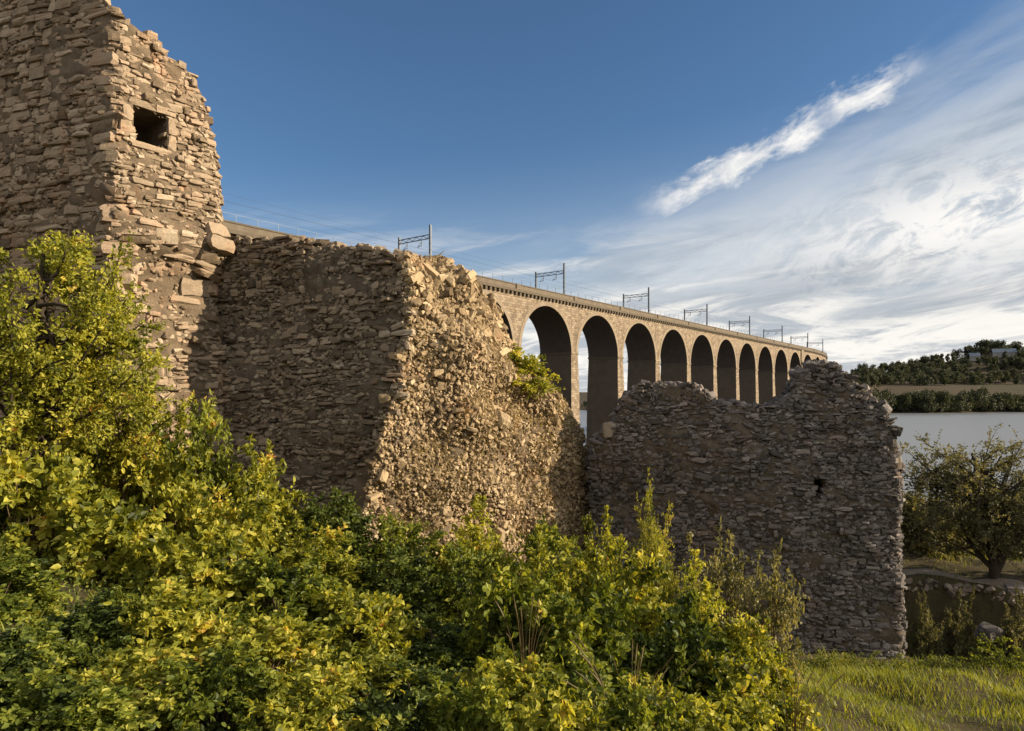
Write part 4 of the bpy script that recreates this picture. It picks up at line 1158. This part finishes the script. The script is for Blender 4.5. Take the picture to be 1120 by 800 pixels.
for (px, D, yt, r, lab) in ((1012, 24.6, 672, .7, 'dark low bush on the shaded bank beside the corner of the right wall'), (1050, 25.0, 668, .8, 'dark low bush on the shaded bank below the path edge'),
                            (1114, 24.0, 672, .8, 'dark low bush on the shaded bank at the right picture edge')):
    shrub('shrub', lab, 'shrub', px, D, yt, r, 'rust', 'low bushes on the shaded bank')
# path on the terrace and its broken stone edge
xs = np.arange(12.5, 46, .4); rows = []
for x in xs:
    e = float(edge_y(x))
    for q in np.linspace(.35, 2.2, 9):
        rows.append((x, e + q, float(hgt(np.array([x]), np.array([e + q]))[0]) + .02))
struct(obj('path', rows, grid_faces(len(xs), 9), M['path'], smooth=True))
n0 = 230
x = np.sort(rng.uniform(13.2, 20.2, n0)); e = edge_y(x)
r3 = rand_rot(n0); sz_ = rng.uniform(.06, .26, (n0, 1)) * np.stack([rng.uniform(.8, 1.5, n0), rng.uniform(.5, 1, n0), rng.uniform(.5, .9, n0)], -1)
zz = 8.12 + rng.uniform(-.3, .08, n0)
o = build_stones('stone_edging', np.stack([x, e + rng.uniform(-.3, .3, n0), zz], -1), *r3, sz_, M['edging'], None)
tag(o, 'ragged pale stone edge of the path above the dark hollow', 'stone edge')
p = W(1082, 690, 24.0); zz = gz(p[0], 24.0); 
loose_stone('boulder', 'pale angular boulder lying in the dark hollow below the hawthorn', 'stone', (p[0], 24.0, W(1084, 690, 24.0)[2]), (.95, .6, .42), M['grey'], .5)
loose_stone('boulder', 'pale rounded boulder on the path edge at the right picture edge', 'stone', tuple(W(1112, 648, 25.6)), (.8, .7, .5), M['grey'], 1.1)

# ------------------------------------------------------------------ far trees and houses
def far_tree_proto(seed, H, Rr, n, mat, conic=False):
    global rng
    rng = np.random.default_rng(seed)
    lob = rng.normal(size=(9, 3)) * np.array([Rr * .45, Rr * .45, H * .16]) + np.array([0, 0, H * .58]); lr = rng.uniform(.35, .62, 9) * Rr
    k = rng.integers(0, 9, n); v = rng.normal(size=(n, 3)); v /= np.linalg.norm(v, axis=1)[:, None]
    P = lob[k] + v * (lr[k] * rng.uniform(.55, 1.08, n))[:, None] * np.array([1, 1, 1.15])
    P[:, 2] = np.maximum(P[:, 2], H * .12)
    me = leaf_mesh('crown', P, rng.normal(size=(n, 3)), rng.uniform(.5, 1.1, n), mat, np.clip(rng.normal(.5, .15, n) + (rng.random(9)[k] - .5) * .5, 0, 1), ratio=.8)
    tb = MB(); tb.tube([(0, 0, -1), (0.1, 0, H * .3), (0, 0, H * .7)], [.35, .28, .1], 6)
    for q in range(4):
        a = q * 1.6; tb.tube([(0, 0, H * .3), (math.cos(a) * Rr * .5, math.sin(a) * Rr * .5, H * .62)], [.16, .05], 5)
    return me, np_mesh('trunk', np.concatenate(tb.V), np.concatenate(tb.Q), M['bark'])
FP = [far_tree_proto(201, 12, 4.5, 1500, M['far_leaf']), far_tree_proto(202, 15, 5.2, 1700, M['far_leaf']), far_tree_proto(203, 9, 4.6, 1300, M['far_leaf']), far_tree_proto(204, 11, 3.4, 1200, M['far_leaf'])]
rt = random.Random(5)
def far_tree(x, y, s, label, group, k=None):
    cm, tm = FP[rt.randrange(4) if k is None else k]
    t = thing('far_tree', label, 'tree', (x, y, float(hfar(np.array([x]), np.array([y]))[0]) - .3), rt.uniform(0, 6.28), group); t.scale = (s * rt.uniform(.9, 1.25),) * 2 + (s,)
    for n_, m_ in (('crown', cm), ('trunk', tm)):
        o = link(bpy.data.objects.new(n_, m_)); o.parent = t
for k in range(64):                                       # dark trees along the far water's edge
    px = 950 + k * 3.6 + rt.uniform(-1, 1); u = (px - 560) / 747
    y = float(shore(np.array([u * 600]), np.array([600.0]))[0]) + rt.uniform(5, 16)
    far_tree(u * y, y, rt.uniform(1.05, 1.4), 'dark tree in the belt along the far river bank, below the brown field', 'trees along the far river bank')
for k in range(190):                                       # wood on the ridge
    px = 912 + k * 1.3 + rt.uniform(-2, 2); u = (px - 560) / 747
    y0 = float(shore(np.array([u * 600]), np.array([600.0]))[0]); y = y0 + rt.uniform(195, 420)
    sh = .82 if (1052 < px < 1122 and y < 940) else 1.0
    far_tree(u * y, y, sh * rt.uniform(.8, 1.25) * (1.0 + .35 * float(sstep(1000, 1100, px))), 'tree of the wood on the far ridge above the brown field', 'trees on the far ridge')
for k in range(40):                                       # low trees of the shore seen under the arches
    px = 560 + k * 9 + rt.uniform(-3, 3); u = (px - 560) / 747
    y = float(shore(np.array([u * 600]), np.array([600.0]))[0]) + rt.uniform(8, 30)
    far_tree(u * y, y, rt.uniform(.5, .8), 'low tree on the far shore behind the viaduct piers', 'trees on the shore behind the viaduct')

M['render_wall'] = plain('pale_render', (.24, .23, .215), .9); M['slate'] = plain('blue_grey_slate', (.11, .14, .18), .7); M['pane'] = plain('dark_pane', (.03, .035, .04), .15)
def house(label, px, D, w_, d_, h_, rf):
    x = (px - 560) / 747 * D; z = float(hfar(np.array([x]), np.array([D]))[0])
    t = thing('house', label, 'house', (x, D, z), -.4, 'houses on the far ridge')
    mb = MB(); mb.box((0, 0, h_ / 2 - .5), (w_, d_, h_ + 1)); 
    mb.add([(-w_ / 2, -d_ / 2, h_), (-w_ / 2, d_ / 2, h_), (-w_ / 2, 0, h_ + rf), (w_ / 2, -d_ / 2, h_), (w_ / 2, d_ / 2, h_), (w_ / 2, 0, h_ + rf)], [(0, 1, 2, 2), (3, 5, 4, 4)][:0] or [(0, 2, 5, 3)])
    mb.build('wall', M['render_wall'], t, world=False)
    V = []; 
    for x_ in (-w_ / 2 - .4, w_ / 2 + .4):
        V += [(x_, -d_ / 2 - .4, h_ - .2), (x_, 0, h_ + rf + .1), (x_, d_ / 2 + .4, h_ - .2), (x_, -d_ / 2 - .4, h_ + .05), (x_, 0, h_ + rf + .4), (x_, d_ / 2 + .4, h_ + .05)]
    r_ = obj('roof', V, np.array([(3, 4, 10, 9), (4, 5, 11, 10), (0, 6, 7, 1), (1, 7, 8, 2), (0, 3, 9, 6), (2, 8, 11, 5), (0, 1, 4, 3), (1, 2, 5, 4), (6, 9, 10, 7), (7, 10, 11, 8)]), M['slate'], t, world=False)
    mb = MB(); mb.box((w_ * .3, 0, h_ + rf + .6), (.9, .9, 2.2)); mb.build('chimney', M['render_wall'], r_, world=False)
    for k in range(3):
        mb = MB(); mb.box((-w_ / 2 + (k + .7) * w_ / 3.4, -d_ / 2 - .02, h_ * .55), (1.2, .1, 1.5)); mb.build('window', M['pane'], t, world=False)
house('long low house with a blue grey roof among the ridge trees at the far right', 1098, 925, 27, 11, 6, 5)
house('smaller house half hidden by ridge trees, left of the long low house', 1066, 930, 12, 9, 6, 4)
